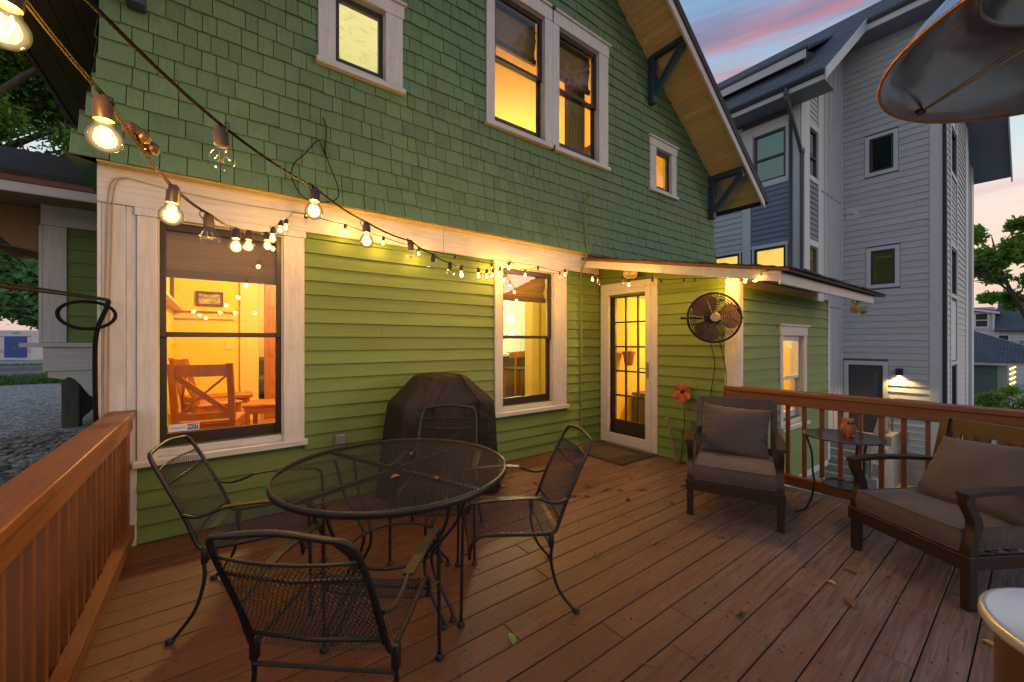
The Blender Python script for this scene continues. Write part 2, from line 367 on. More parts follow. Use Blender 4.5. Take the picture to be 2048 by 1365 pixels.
s = NT('grass_blades'); v = s.coord(); s.set(Base_Color=s.ramp(s.noise(v, 1.5, 4), [(.3, (.05, .11, .02)), (.6, (.085, .20, .03)), (.8, (.16, .17, .05))]), Roughness=.7); grassm = s.m
def grass(name, poly_fn, n, h, zofs=0):
    vs = []; fs = []
    for _ in range(n):
        x, y = poly_fn(); z = gz(min(x, -.7), y) if x < 4 else -2.75; a = random.uniform(0, 6.28); w = .012 + .01 * random.random(); l = h * random.uniform(.5, 1.3); dx, dy = math.cos(a), math.sin(a)
        b = len(vs); vs += [(x - dx * w, y - dy * w, z), (x + dx * w, y + dy * w, z), (x + dy * l * .4, y - dx * l * .4, z + l)]; fs.append((b, b + 1, b + 2))
    m_ = MB(); m_.v = vs; m_.f = fs; return tag(m_.build(name, grassm, kind='stuff', fix=False), None)
g1 = grass('grass', lambda: (-3.3 - 6 * random.random() ** 1.2, random.uniform(16.2, 20.3)), 12000, .13)
tag(g1, 'strip of green grass between the gravel and the pavement', 'grass')
g2 = grass('grass', lambda: (random.uniform(-12.4, -3), random.uniform(31.4, 36)), 6000, .16)
tag(g2, 'grass verge behind the far kerb beside the storage container', 'grass')

# stones and dry leaves heaped by the house wall, behind the rail
def rock(mb, c, r):
    bm = bmesh.new(); bmesh.ops.create_icosphere(bm, subdivisions=1, radius=1)
    sc = Vector((random.uniform(.8, 1.5), random.uniform(.8, 1.5), random.uniform(.25, .5))) * r; a = random.uniform(0, 6.28)
    for v in bm.verts:
        p = Vector((v.co.x * sc.x, v.co.y * sc.y, v.co.z * sc.z)) * random.uniform(.85, 1.15); v.co = Vector((p.x * math.cos(a) - p.y * math.sin(a), p.x * math.sin(a) + p.y * math.cos(a), p.z)) + Vector(c)
    bm.verts.index_update(); mb.add([tuple(v.co) for v in bm.verts], [[v.index for v in f.verts] for f in bm.faces]); bm.free()
stone = plain('river_stone', (.085, .082, .085), .7, 0, .45, 3, .3)
for k in range(26):
    mb = MB(); y = random.uniform(2.6, 4.9); x = -.80 - random.random() * .75 - .05 * (y - 2.6); r = random.uniform(.05, .13)
    rock(mb, (0, 0, 0), r); o = mb.build('stone', stone); o.location = (x, y, .40 + .01)
    tag(o, 'flat dark stone lying in the bed beside the left deck railing', 'stone', 'dark stones in the bed behind the left railing')
mb = MB()
for k in range(2600):
    y = random.uniform(1.2, 6.5); x = -.66 - abs(random.gauss(0, .75)); rock(mb, (x, y, .405), random.uniform(.010, .034))
tag(mb.build('pebbles', plain('pebble', (.27, .25, .22), .8, 0, .7, 9, 0), kind='stuff'), 'loose pebbles and mulch scattered over the gravel', 'pebbles')

# ------------------------------------------------------------------ deck
deck = thing('deck', (2, 1.2, 0), None, None, kind='structure')
pw, y, k = .142, 3.735, 0
while y > -1.9:
    cuts = [-.60]; x = random.uniform(.6, 3.4) if k % 2 else random.uniform(1.6, 4.2)
    while x < 4.0: cuts.append(x); x += random.uniform(1.9, 3.4)
    cuts.append(4.40)
    for a, b in zip(cuts[:-1], cuts[1:]):
        mb = MB(); dz = random.uniform(-.0012, .0012); mb.cbox(a + .0015, b - .0015, y - pw + .0028, y - .0022, -.03, dz, .003); mb.build('plank', M['deck'], deck)
    y -= pw; k += 1
mb = MB()
for xj in [-.3 + .4 * i for i in range(12)]:
    yy = 3.735
    while yy > -.4:
        for q in (.035, .105): mb.lathe([(.0055, 0), (.0045, .0008), (0, .0009)], (xj + random.uniform(-.012, .012), yy - q + random.uniform(-.006, .006), .0012), 6)
        yy -= pw
mb.build('nail', plain('rusty_nail', (.03, .02, .015), .6), deck, kind='stuff', fix=False)
mb = MB(); mb.box(-.60, 4.40, 3.735 - 5.6, 3.735, -.30, -.06); mb.build('joist_frame', plain('joist', (.06, .04, .03), .8), deck)
mb = MB(); mb.box(4.405, 4.44, -1.9, 1.85, -.25, -.004); mb.build('rim_board', M['rail'], deck)

mb = MB()
for k in range(3): mb = MB(); mb.cbox(-.66, -.612, -3, 3.72, -.55 + .32 * k, -.235 + .32 * k, .006); mb.build('retaining_board', plain('dark_retaining_timber', (.018, .013, .010), .9), deck)
# left railing: along X = -.48 from the house wall towards the camera
lr = thing('deck_railing', (-.48, 2.5, 0), 'cedar stained railing running from the house corner along the deck edge to the lower left', 'railing', 'deck railings')
def rail_side(root, x_in, x_out, y0, y1, s_, step, ybal0, posts, topz, capw):
    """s_ = +1 when the deck lies on the +X side"""
    lo, hi = min(x_in, x_out), max(x_in, x_out)
    mb = MB(); mb.cbox(lo, hi, y0, y1, topz - .038, topz, .004); mb.build('cap', M['rail'], root)
    xb = x_in - s_ * .020                     # inner face of the rails
    a, b = sorted((xb, xb - s_ * .038))
    mb = MB(); mb.cbox(a, b, y0 + .01, y1 - .005, topz - .135, topz - .0385, .003); mb.build('top_rail', M['rail'], root)
    mb = MB(); mb.cbox(min(a, b) - .01, max(a, b) + .01, y0 + .01, y1 - .005, .055, .148, .003); mb.build('bottom_rail', M['rail'], root)
    xc = xb - s_ * (.038 + .019)
    first = None; y = ybal0
    while y < y1 - .08:
        if first is None:
            mb = MB(); mb.cbox(-.017, .017, -.0135, .0135, 0, topz - .09, .002); first = mb.build('baluster', M['railv']); first.parent = root; first.location = Vector((xc, y, .045)) - wloc(root)
        else:
            c = first.copy(); COL.objects.link(c); c.location = Vector((xc, y, .045)) - wloc(root); c.rotation_euler = (0, 0, random.choice((0, math.pi / 2, math.pi)))
        y += step
    for yp in posts:
        mb = MB(); mb.cbox(xc - .045, xc + .045, yp - .045, yp + .045, -.25, topz - .039, .004); mb.build('post', M['railv'], root)
rail_side(lr, -.42, -.555, -.9, 3.722, 1, .127, -.75, [3.66, .88], .93, .13)
rr = thing('deck_railing', (4.36, 0, 0), 'cedar stained railing behind the armchairs, running off the right edge', 'railing', 'deck railings')
rail_side(rr, 4.28, 4.42, -1.85, 2.01, -1, .132, -1.72, [1.95, .30], .93, .14)

# ------------------------------------------------------------------ green house
H = thing('green_house', (3.49, 3.745, 0), 'green two storey house with shingled gable, clapboards below and lit windows', 'house')
TA = lambda a, o, z: (a, 3.745 - o, z)
TF = lambda a, o, z: (4.35 - o, a, z)
TS = lambda a, o, z: (a, 1.90 - o, z)
W1, W2 = (-.32, .46, .64, 2.254), (2.65, 3.46, .64, 2.254)
U1, U2, UL, UR = (2.54, 3.30, 3.92, 5.42), (3.54, 4.31, 3.92, 5.42), (.85, 1.30, 3.88, 4.50), (5.675, 6.125, 3.88, 4.50)
yel = plain('yellow_room_wall', (.76, .54, .055), .8, 0, .04, 3, 0); yel2 = plain('yellow_trim', (.66, .50, .16), .5, 0, .04, 3, 0)
palew = plain('pale_kitchen_wall', (.62, .66, .50), .8, 0, .03, 3, 0); ceilm = plain('cream_ceiling', (.66, .54, .24), .8, 0, .03, 3, 0)
floorm = wood('oak_floor', (.42, .19, .06), (.30, .12, .035), (3, 20, 20), .35, .1)
orange = wood('orange_pine', (.42, .14, .022), (.26, .075, .012), (20, 20, 3), .42, .15)
def win(parent, T, w, cl, cr_, hd, sill=.10, kind='double', blind=None, white='white', sashm='sash', label=None, proud=.036, glz='glass', meet=.5):
    a0, a1, z0, z1 = w; mb = MB()
    mb.cbox(a0 - cl, a0 + .004, 0, proud, z0 - .06, z1 + .006, .004, T); mb.cbox(a1 - .004, a1 + cr_, 0, proud, z0 - .06, z1 + .006, .004, T)
    mb.cbox(a0 - cl - .012, a1 + cr_ + .012, 0, proud + .006, z1 + .0065, z1 + hd, .004, T)
    if hd > .1: mb.cbox(a0 - cl - .035, a1 + cr_ + .035, 0, proud + .03, z1 + hd + .0005, z1 + hd + .028, .004, T)
    for p, q in ((a0 - .018, a0 + .002), (a1 - .002, a1 + .018)): mb.box(p, q, -.13, -.001, z0 - .05, z1 + .004, T)
    mb.box(a0 - .018, a1 + .018, -.13, -.001, z1 - .002, z1 + .018, T)
    for p in (a0 + .002, a1 - .014): mb.box(p, p + .012, -.014, -.002, z0, z1 - .002, T)
    wo_ = mb.build('window', M[white], parent); 
    if label: wo_['label'] = label
    mb = MB(); mb.cbox(a0 - cl - .02, a1 + cr_ + .02, -.10, proud + .035, z0 - .105, z0 - .058, .004, T); mb.cbox(a0 + .002, a1 - .002, -.10, .004, z0 - .0575, z0 - .004, .003, T); mb.build('sill', M['whiteh'], wo_)
    zm = z0 + (z1 - z0) * meet
    def sash(p0, p1, r0, r1, o0, o1, bt, tp, st=.045):
        mb = MB(); mb.cbox(p0, p0 + st, o0, o1, r0, r1, .003, T); mb.cbox(p1 - st, p1, o0, o1, r0, r1, .003, T)
        mb.cbox(p0 + st, p1 - st, o0 + .001, o1 - .001, r0, r0 + bt, .003, T); mb.cbox(p0 + st, p1 - st, o0 + .001, o1 - .001, r1 - tp, r1, .003, T)
        mb.build('sash', M[sashm], wo_)
        mb = MB(); om = (o0 + o1) / 2; mb.box(p0 + st - .004, p1 - st + .004, om - .002, om + .002, r0 + bt - .004, r1 - tp + .004, T); mb.build('pane', M[glz], wo_)
    if kind == 'double':
        sash(a0 + .004, a1 - .004, zm - .018, z1 - .003, -.055, -.018, .036, .055)
        sash(a0 + .004, a1 - .004, z0, zm + .018, -.094, -.0565, .085, .036)
    else: sash(a0 + .004, a1 - .004, z0, z1 - .003, -.065, -.025, .05, .05)
    if blind:
        mb = MB(); n = 9; zb = blind
        path = []
        for k in range(n + 1):
            path.append((-.135 - .012 * (k % 2) - (.02 if k > 5 else 0), z1 + .02 - (z1 + .02 - zb) * k / n))
        poly = path + [(o - .004, z) for o, z in path[::-1]]
        mb.prism(poly, a0 + .01, a1 - .01, lambda a, o, z: T(a, o, z))
        b_ = mb.build('blind', M['blind'], wo_)
        mb = MB(); mb.box(a0 + .01, a1 - .01, -.168, -.130, zb - .055, zb + .004, T); mb.build('blind_rail', M['blindrail'], wo_)
    return wo_
M['blind'] = wood('woven_blind', (.30, .19, .075), (.17, .10, .04), (3, 3, 90), .8, .5); M['blindrail'] = plain('blind_rail', (.10, .05, .02), .6)
# sheathing with openings
mb = MB(); wall_holes(mb, TA, -.59, 4.36, -.25, 2.56, -.11, -.002, [W1, W2]); mb.build('wall', plain('sheathing', (.10, .14, .07), .9), H)
# corner boards and the white band
mb = MB(); mb.cbox(-.592, -.475, 0, .022, -.2, 2.315, .004, TA); mb.build('corner_board', M['white'], H)
mb = MB(); mb.cbox(-.474, -.421, 0, .020, -.2, 2.315, .004, TA); mb.build('corner_board', M['white'], H)
mb = MB(); mb.cbox(-.612, -.5925, -.12, .024, -.2, 2.315, .004, TA); mb.build('corner_board', M['white'], H)
for p, q in ((-.612, 1.9), (1.902, 4.31)):
    mb = MB(); mb.cbox(p, q, 0, .030, 2.318, 2.575, .004, TA); mb.build('band_board', M['whiteh'], H)
lap_boards(H, 'clapboard', TA, -.42, 4.33, 0.005, 2.32, .119, [(-.42, .612, .53, 2.4), (2.546, 3.674, .53, 2.4)], M['clap'], .026, jit=.003, joint=.45, gap=.005)
win(H, TA, W1, .10, .15, .062, blind=1.93, label='tall dining room window beside the house corner')
win(H, TA, W2, .104, .214, .062, blind=1.95, label='tall kitchen window to the right of the grill')
# sticker on the lower pane
mb = MB(); mb.box(-.262, -.085, -.0725, -.070, .735, .788, TA); stk = mb.build('alarm_sticker', plain('sticker_white', (.62, .64, .66), .4, 0, .02, 3, 0), H)
mb = MB(); mb.box(-.155, -.092, -.0699, -.069, .742, .781, TA); mb.build('sticker_blue', plain('sticker_blue', (.03, .08, .33), .4, 0, .02, 3, 0), stk)
def text(name, body, size, loc, rot, mat, parent=None, ext=.001):
    c = bpy.data.curves.new(name + '_curve', 'FONT'); c.body = body; c.size = size; c.extrude = ext; c.align_x = 'CENTER'; c.align_y = 'CENTER'; c.materials.append(mat)
    tmp = bpy.data.objects.new(name + '_tmp', c); COL.objects.link(tmp); me = bpy.data.meshes.new_from_object(tmp.evaluated_get(bpy.context.evaluated_depsgraph_get())); bpy.data.objects.remove(tmp)
    o = bpy.data.objects.new(name, me); COL.objects.link(o); o.location = Vector(loc) - wloc(parent); o.rotation_euler = rot
    if parent: o.parent = parent
    return o
text('lettering', 'ADT', .032, (-.1235, 3.745 + .0685, .762), (R(90), 0, 0), plain('sticker_print', (.8, .8, .8), .4, 0, 0, 3, 0), stk)
text('lettering', 'protected by', .015, (-.208, 3.745 + .0692, .762), (R(90), 0, 0), M['sticker_print'] if 'sticker_print' in M else plain('sticker_print_blue', (.05, .10, .35), .4, 0, 0, 3, 0), stk)
# gable: sheathing strips, then shingles
zs = lambda z: max(0, (z - 4.44) / .70)
EX = .140; holes = [(2.44, 4.44, 3.86, 5.5), (UL[0] - .1, UL[1] + .1, 3.8, 4.55), (UR[0] - .1, UR[1] + .1, 3.8, 4.55)]
tight = [U1, U2, UL, UR]
mb = MB(); z = 2.575
while z < 7.15:
    lo, hi = -.58 + zs(z + .12), 7.56 - zs(z + .12)
    if hi > lo + .05: wall_holes(mb, TA, lo, hi, z, z + EX, -.10, -.001, [(h[0] - .02, h[1] + .02, h[2] - .05, h[3] + .02) for h in tight])
    z += EX
mb.build('wall', M['shingle'], H)
flare = lambda z: .115 * max(0, 1 - (z - 2.56) / .80) ** 1.7
sh = []; k = 0
while 2.565 + k * EX < 6.75:
    z = 2.565 + k * EX; fl = flare(z); lo, hi = -.605 - fl + zs(z + .03), 7.575 + zs(0) - zs(z + .03); x = lo
    while x < hi - .02:
        w = random.choice((.085, .10, .115, .13, .145, .17, .20)) * random.uniform(.9, 1.1); x2 = min(x + w, hi)
        if hi - x2 < .05: x2 = hi
        segs = [(x, x2)]
        for h in holes:
            if h[2] - .02 < z + .07 < h[3] + .07: segs = [q for (a, b) in segs for q in ((a, min(b, h[0])), (max(a, h[1]), b)) if q[1] - q[0] > .012]
        for a, b in segs: sh.append((a, b, z + random.uniform(-.004, .004), k))
        x = x2
    k += 1
sh.sort(key=lambda t: (max(.3, (t[0] + t[1]) / 2 * .6 + 3 - 0) + 0 * t[2], ))
sh.sort(key=lambda t: ((t[0] + t[1]) / 2) ** 2 + (t[2] - 1.4) ** 2 * .8 + (1e3 if (lambda d, r, u: u / d > .87 or r / d < -1.3)(.6 * t[0] + 2.996, .8 * t[0] - 2.247, t[2] - 1.4) else 0))
rest = MB()
for i, (a, b, z, k) in enumerate(sh):
    fb = flare(z) + .025 + random.uniform(-.003, .005); ft = flare(z + .17) + .004; e1, e2 = random.uniform(-.002, .002), random.uniform(-.002, .002)
    m_ = MB() if i < 298 else rest
    vs = []
    for x_, e in ((a + .0026, e1), (b - .0026, e2)):
        for o_, zz in ((fb - .021, z + e), (fb + e, z + e), (ft + .003, z + .172), (ft - .004, z + .172)): vs.append(TA(x_, o_, zz))
    m_.add(vs, [(0, 1, 2, 3), (7, 6, 5, 4), (0, 4, 5, 1), (1, 5, 6, 2), (2, 6, 7, 3), (3, 7, 4, 0)])
    if i < 298: m_.build('shingle', M['shingle'], H)
rest.build('shingle', M['shingle'], H, kind='stuff', fix=False)
# underside of the flared bottom course, with its return round the corner
mb = MB(); mb.box(-.60, 7.58, .028, .112, 2.556, 2.566, TA); mb.build('flare_soffit', M['cream'], H)
mb = MB()
for k in range(7):
    z = 2.565 + k * EX; f0, f1 = flare(z) + .02, flare(z + EX) + .006
    mb.add([(-.605 - f0, 3.745 - f0, z), (-.605 - f1, 3.745 - f1, z + EX + .01), (-.605 - f1, 5.5, z + EX + .01), (-.605 - f0, 5.5, z), (-.59, 3.745, z), (-.59, 5.5, z), (-.59, 3.745, z + EX), (-.59, 5.5, z + EX)], [(0, 1, 2, 3), (0, 3, 5, 4)])
mb.build('side_shingle', M['shingle'], H, kind='stuff')
# upper windows
for w, cl, c2, lb in ((U1, .11, .125, 'left half of the large upper window'), (U2, .1155, .19, 'right half of the large upper window')):
    win(H, TA, w, cl, c2, .165, blind=4.97, label=lb)
win(H, TA, UL, .135, .165, .13, kind='fixed', label='small upper window left of the large pair')
win(H, TA, UR, .165, .135, .13, kind='fixed', label='small upper window near the right eave')
# main roof
RT = lambda x: 4.05 + .70 * (8.27 - x)
TY = lambda a, p, q: (p, a, q)
for sgn, nm in ((1, 'r'), (-1, 'l')):
    mx_ = (lambda x: x) if sgn > 0 else (lambda x: 6.98 - x)
    mb = MB(); mb.prism([(mx_(8.27), 3.955), (mx_(3.49), 7.301), (mx_(3.49), 7.396), (mx_(8.27), 4.05)], 3.06, 12.5, TY); mb.build('roof', M['roofd'], H)
    mb = MB(); mb.prism([(mx_(8.17), 3.86), (mx_(3.49), 7.136), (mx_(3.49), 7.315), (mx_(8.17), 4.035)], 3.085, 3.115, TY); mb.build('bargeboard', M['whiteh'], H)
    mb = MB(); mb.prism([(mx_(8.22), 3.965), (mx_(3.49), 7.276), (mx_(3.49), 7.325), (mx_(8.22), 4.01)], 3.062, 3.084, TY); mb.build('drip_edge', M['fascia'] if sgn < 0 else M['sash'], H)
    # soffit boards under the overhang, each lying across the slope
    x = 8.16
    while x > (4.7 if sgn > 0 else 7.0):
        x2 = x - .088; zz = lambda q: 3.949 + .70 * (8.27 - q)
        g = .0035; mb = MB(); mb.prism([(mx_(x - g), zz(x) - .020), (mx_(x2 + g), zz(x2) - .020), (mx_(x2), zz(x2) - .002), (mx_(x), zz(x) - .002)], 3.116, 3.70 if x < 7.57 else 4.6, TY); mb.build('soffit_board', M['cream'], H); x = x2
    mb = MB(); mb.prism([(mx_(7.62), 4.33), (mx_(3.49), 7.22), (mx_(3.49), 7.27), (mx_(7.62), 4.385)], 3.70, 3.742, TY); mb.build('frieze', M['cream'], H)
# eave boards along the left side of the house, seen from below
x = -1.28
while x < -.60:
    x2 = min(x + .118, -.592); zz = lambda q: 3.949 + .70 * (8.27 - (6.98 - q)); mb = MB()
    mb.prism([(x + .003, zz(x) - .024), (x2 - .003, zz(x2) - .024), (x2, zz(x2) - .004), (x, zz(x) - .004)], 3.71, 12.4, TY); mb.build('eave_board', M['brown'], H); x = x2
mb = MB(); mb.box(-1.31, -1.285, 3.1, 12.4, 3.90, 4.04); mb.build('eave_fascia', M['brown'], H)
mb = MB(); mb.box(-.60, -.48, 3.86, 12, -.2, 4.4); mb.build('side_wall', M['clap'], H)
mb = MB(); mb.box(7.45, 7.57, 3.86, 12, -2.75, 4.4); mb.box(-.6, 7.57, 11.9, 12, -2.75, 4.4); mb.build('rear_wall', M['clap'], H)
# knee brackets
for X, zt, zb in ((7.40, 4.345, 3.66), (5.51, 5.80, 5.12), (-.42, 4.345, 3.66)):
    mb = MB(); mb.cbox(X - .05, X + .05, 3.625, 3.725, zb, zt, .005); mb.cbox(X - .05, X + .05, 3.13, 3.73, zt + .001, zt + .10 if X != 5.51 else zt + .06, .005)
    T = lambda a, p, q: (a, p, q); mb.prism([(3.63, zb + .10), (3.63, zb + .20), (3.20, zt), (3.13, zt), (3.13, zt - .07)], X - .036, X + .036, T)
    mb.build('knee_bracket', M['teal'], H)
# ---- low wing with the door: walls, corner boards, roof
wingT = lambda y: 1.955 + .20 * (y - 1.37)
mb = MB()
wall_holes(mb, TF, 1.92, 3.74, -.30, 2.0, -.12, -.002, [(2.90, 3.62, .05, 2.0)]); mb.prism([(1.93, 2.0), (3.74, 2.0), (3.74, wingT(3.74)), (1.93, wingT(1.93))], .002, .12, lambda a, p, q: (4.35 + a, p, q))
SW = (5.47, 6.17, .42, 1.46)
wall_holes(mb, TS, 4.47, 7.20, -.30, 1.97, -.12, -.002, [SW]); mb.build('wall', M['clap'], H)
lap_boards(H, 'clapboard', TF, 2.02, 3.738, .005, 2.02, .122, [(2.82, 3.70, -.1, 2.16)], M['clap'], .025, jit=.002, gap=.005)
z = .005 + .122 * 17
while z < 2.40:
    a = max(2.02, 1.37 + (z + .06 - 1.955) / .2)
    if a < 3.7:
        mb = MB(); mb.prism([(0, z), (.018, z), (.005, z + .13), (0, z + .13)], a, 3.738 if z > 2.16 else 2.82, lambda p, o, q: TF(p, o, q)); mb.build('clapboard', M['clap'], H)
    z += .122
lap_boards(H, 'clapboard', TS, 4.435, 7.17, -.32, 1.96, .127, [(5.40, 6.30, .34, 1.57)], M['clap'], .025, jit=.002, gap=.005)
for bx in ((1.897, 2.018, 'f'),): 
    mb = MB(); mb.cbox(1.878, 2.018, .001, .024, -.30, 2.06, .004, TF); mb.build('corner_board', M['white'], H)
mb = MB(); mb.cbox(4.351, 4.434, .001, .022, -.30, 2.02, .004, TS); mb.build('corner_board', M['white'], H)
mb = MB(); mb.cbox(7.172, 7.26, -.03, .024, -.34, 2.0, .004, TS); mb.build('corner_board', M['white'], H)
mb = MB(); mb.cbox(4.45, 7.22, -.03, .012, -.42, -.325, .004, TS); mb.build('water_table', M['whiteh'], H)
mb = MB(); mb.box(4.50, 7.16, 1.95, 3.7, -2.85, -.40); mb.build('foundation', plain('blue_grey_block', (.14, .19, .21), .8, 0, .12, 6, .2), H)
win(H, TS, SW, .07, .10, .12, kind='double', label='small side window of the low wing', proud=.034, sashm='white')
mb = MB(); mb.prism([(1.31, wingT(1.31) + .060), (3.73, wingT(3.73) + .060), (3.73, wingT(3.73) + .085), (1.31, wingT(1.31) + .085)], 3.955, 7.42, lambda a, p, q: (a, p, q)); mb.build('wing_roof', M['roofd'], H); mb = MB(); mb.prism([(1.31, wingT(1.31) + .062), (3.73, wingT(3.73) + .062), (3.73, wingT(3.73) + .086), (1.31, wingT(1.31) + .086)], 3.945, 3.9545, lambda a, p, q: (a, p, q)); mb.build('wing_drip_edge', M['fascia'], H)
rs = MB()
for k in range(18):
    y0 = 1.285 + k * .135
    x = 3.945
    while x < 7.4:
        w = random.uniform(.16, .34); x2 = min(x + w, 7.435); e = random.uniform(-.012, .012)
        zz = lambda y: wingT(y) + .086
        rs.add([(x + .001, y0 + e, zz(y0) + .004), (x2 - .001, y0 + e, zz(y0) + .004), (x2 - .001, y0 + .15, zz(y0 + .15)), (x + .001, y0 + .15, zz(y0 + .15)), (x + .001, y0 + e, zz(y0) + .014 + abs(e)), (x2 - .001, y0 + e, zz(y0) + .014 + abs(e)), (x2 - .001, y0 + .15, zz(y0 + .15) + .006), (x + .001, y0 + .15, zz(y0 + .15) + .006)],
               [(0, 1, 2, 3), (4, 5, 6, 7), (0, 1, 5, 4), (1, 2, 6, 5), (2, 3, 7, 6), (3, 0, 4, 7)]); x = x2
rs.build('wing_roof_shingle', M['roofd'], H, kind='stuff', fix=False)
mb = MB(); mb.prism([(1.375, wingT(1.375) - .035), (3.73, wingT(3.73) - .035), (3.73, wingT(3.73) + .059), (1.375, wingT(1.375) + .059)], 3.975, 4.005, lambda a, p, q: (a, p, q)); mb.build('wing_bargeboard', M['whiteh'], H)
mb = MB(); mb.cbox(4.006, 7.17, 1.375, 1.402, 1.905, 2.008, .004); mb.build('wing_fascia', M['whiteh'], H)
mb = MB(); mb.prism([(1.403, wingT(1.403) + .03), (3.73, wingT(3.73) + .03), (3.73, wingT(3.73) + .055), (1.403, wingT(1.403) + .055)], 4.006, 7.16, lambda a, p, q: (a, p, q)); mb.build('wing_soffit', M['whiteh'], H)
# ---- door: casing, storm door, glazed door behind it
mb = MB(); mb.cbox(2.815, 2.905, 0, .03, .02, 2.175, .004, TF); mb.cbox(3.615, 3.70, 0, .03, .02, 2.175, .004, TF); mb.cbox(2.905, 3.615, 0, .03, 2.085, 2.175, .004, TF)
mb.box(2.885, 2.904, -.12, 0, .02, 2.084, TF); mb.box(3.616, 3.635, -.12, 0, .02, 2.084, TF); mb.box(2.90, 3.62, -.12, .01, .005, .03, TF)
D = mb.build('door', M['whiteh'], H); D['label'] = 'white glazed storm door in the low wing'
mb = MB(); mb.cbox(2.906, 2.985, .002, .034, .031, 2.084, .004, TF); mb.cbox(3.555, 3.614, .002, .034, .031, 2.084, .004, TF); mb.cbox(2.985, 3.555, .003, .033, .031, .16, .004, TF); mb.cbox(2.985, 3.555, .003, .033, 2.02, 2.084, .004, TF); mb.build('storm_frame', M['whiteh'], D)
mb = MB(); mb.box(2.98, 3.56, .016, .020, .155, 2.025, TF); mb.build('pane', M['glass'], D)
dw = plain('door_brown_paint', (.030, .018, .010), .45)
mb = MB(); mb.cbox(2.904, 2.955, -.115, -.075, .03, 2.08, .003, TF); mb.cbox(3.535, 3.616, -.115, -.075, .03, 2.08, .003, TF); mb.cbox(2.955, 3.535, -.114, -.076, .03, .33, .003, TF); mb.cbox(2.955, 3.535, -.114, -.076, 1.985, 2.08, .003, TF); mb.build('inner_door', dw, D)
for yy in (3.175, 3.365):
    mb = MB(); mb.cbox(yy - .012, yy + .012, -.11, -.08, .33, 1.985, .003, TF); mb.build('muntin', dw, D)
for k in range(1, 5):
    zz = .33 + k * .331; mb = MB(); mb.cbox(2.955, 3.535, -.108, -.082, zz - .011, zz + .011, .003, TF); mb.build('muntin', dw, D)
mb = MB(); mb.cbox(2.928, 2.962, .034, .044, .94, 1.14, .003, TF); mb.tube([TF(2.945, .04, 1.06), TF(2.945, .085, 1.06), TF(2.96, .09, 1.06), TF(3.05, .085, 1.058)], .008, 6); mb.build('handle', M['metal'], D)

# ---- bay on the left side with its own eave
TB = lambda a, o, z: (a, 5.30 - o, z)
mb = MB(); mb.box(-1.19, -.60, -1.6, -.002, 1.08, 2.66, TB); mb.build('bay_wall', M['clap'], H)
lap_boards(H, 'clapboard', TB, -1.055, -.60, 1.385, 2.42, .121, [], M['clap'])
mb = MB(); mb.cbox(-1.20, -1.056, 0, .03, 1.385, 2.42, .004, TB); mb.cbox(-1.225, -1.2005, -1.5, .028, 1.385, 2.42, .004, TB); mb.build('bay_corner_board', M['white'], H)
mb = MB(); mb.cbox(-1.21, -.60, .001, .045, 2.421, 2.60, .004, TB); mb.build('bay_frieze', M['whiteh'], H)
mb = MB(); mb.cbox(-1.235, -.60, .001, .06, 1.345, 1.384, .004, TB); mb.cbox(-1.34, -1.236, -1.5, .02, 1.345, 1.384, .004, TB); mb.build('bay_sill', M['whiteh'], H)
mb = MB(); mb.cbox(-1.20, -.60, .001, .035, 1.13, 1.344, .004, TB); mb.build('bay_apron', M['whiteh'], H)
pts = [(-1.172, 1.129), (-.60, 1.129), (-.60, .865), (-.86, .872), (-.890, .878), (-.915, .898), (-.945, .948), (-.975, 1.005), (-1.005, 1.048), (-1.035, 1.072), (-1.058, 1.074), (-1.074, 1.052), (-1.095, 1.060), (-1.172, 1.078)]
mb = MB(); mb.prism(pts, -.05, .02, lambda a, p, q: TB(p, a, q)); mb.build('bay_corbel', M['whiteh'], H)
mb = MB(); mb.prism([(4.66, 2.66), (5.75, 3.17), (5.75, 3.20), (4.66, 2.70)], -2.6, -.61, lambda a, p, q: (a, p, q)); mb.prism([(-2.62, 2.55), (-1.9, 3.02), (-1.9, 3.06), (-2.62, 2.59)], 4.70, 7.5, TY); mb.build('bay_roof', M['roofd'], H)
mb = MB(); mb.cbox(-2.6, -.612, 4.668, 4.69, 2.612, 2.662, .003); mb.build('bay_drip_edge', M['fascia'], H)
mb = MB(); mb.cbox(-2.6, -.612, 4.675, 4.70, 2.535, 2.611, .003); mb.build('bay_fascia', M['whiteh'], H)
mb = MB(); mb.prism([(4.702, 2.60), (7.4, 2.60), (7.4, 2.625), (4.702, 2.625)], -2.6, -.61, lambda a, p, q: (a, p, q)); mb.build('bay_soffit', M['brown'], H)
for yy in (5.42, 6.25, 7.05):
    mb = MB(); mb.prism([(-1.225, 2.595), (-2.35, 2.595), (-2.35, 2.50), (-1.98, 2.47), (-1.86, 2.38), (-1.52, 2.36), (-1.42, 2.24), (-1.225, 2.20)], yy, yy + .09, TY); mb.build('rafter_tail', M['brown'], H)

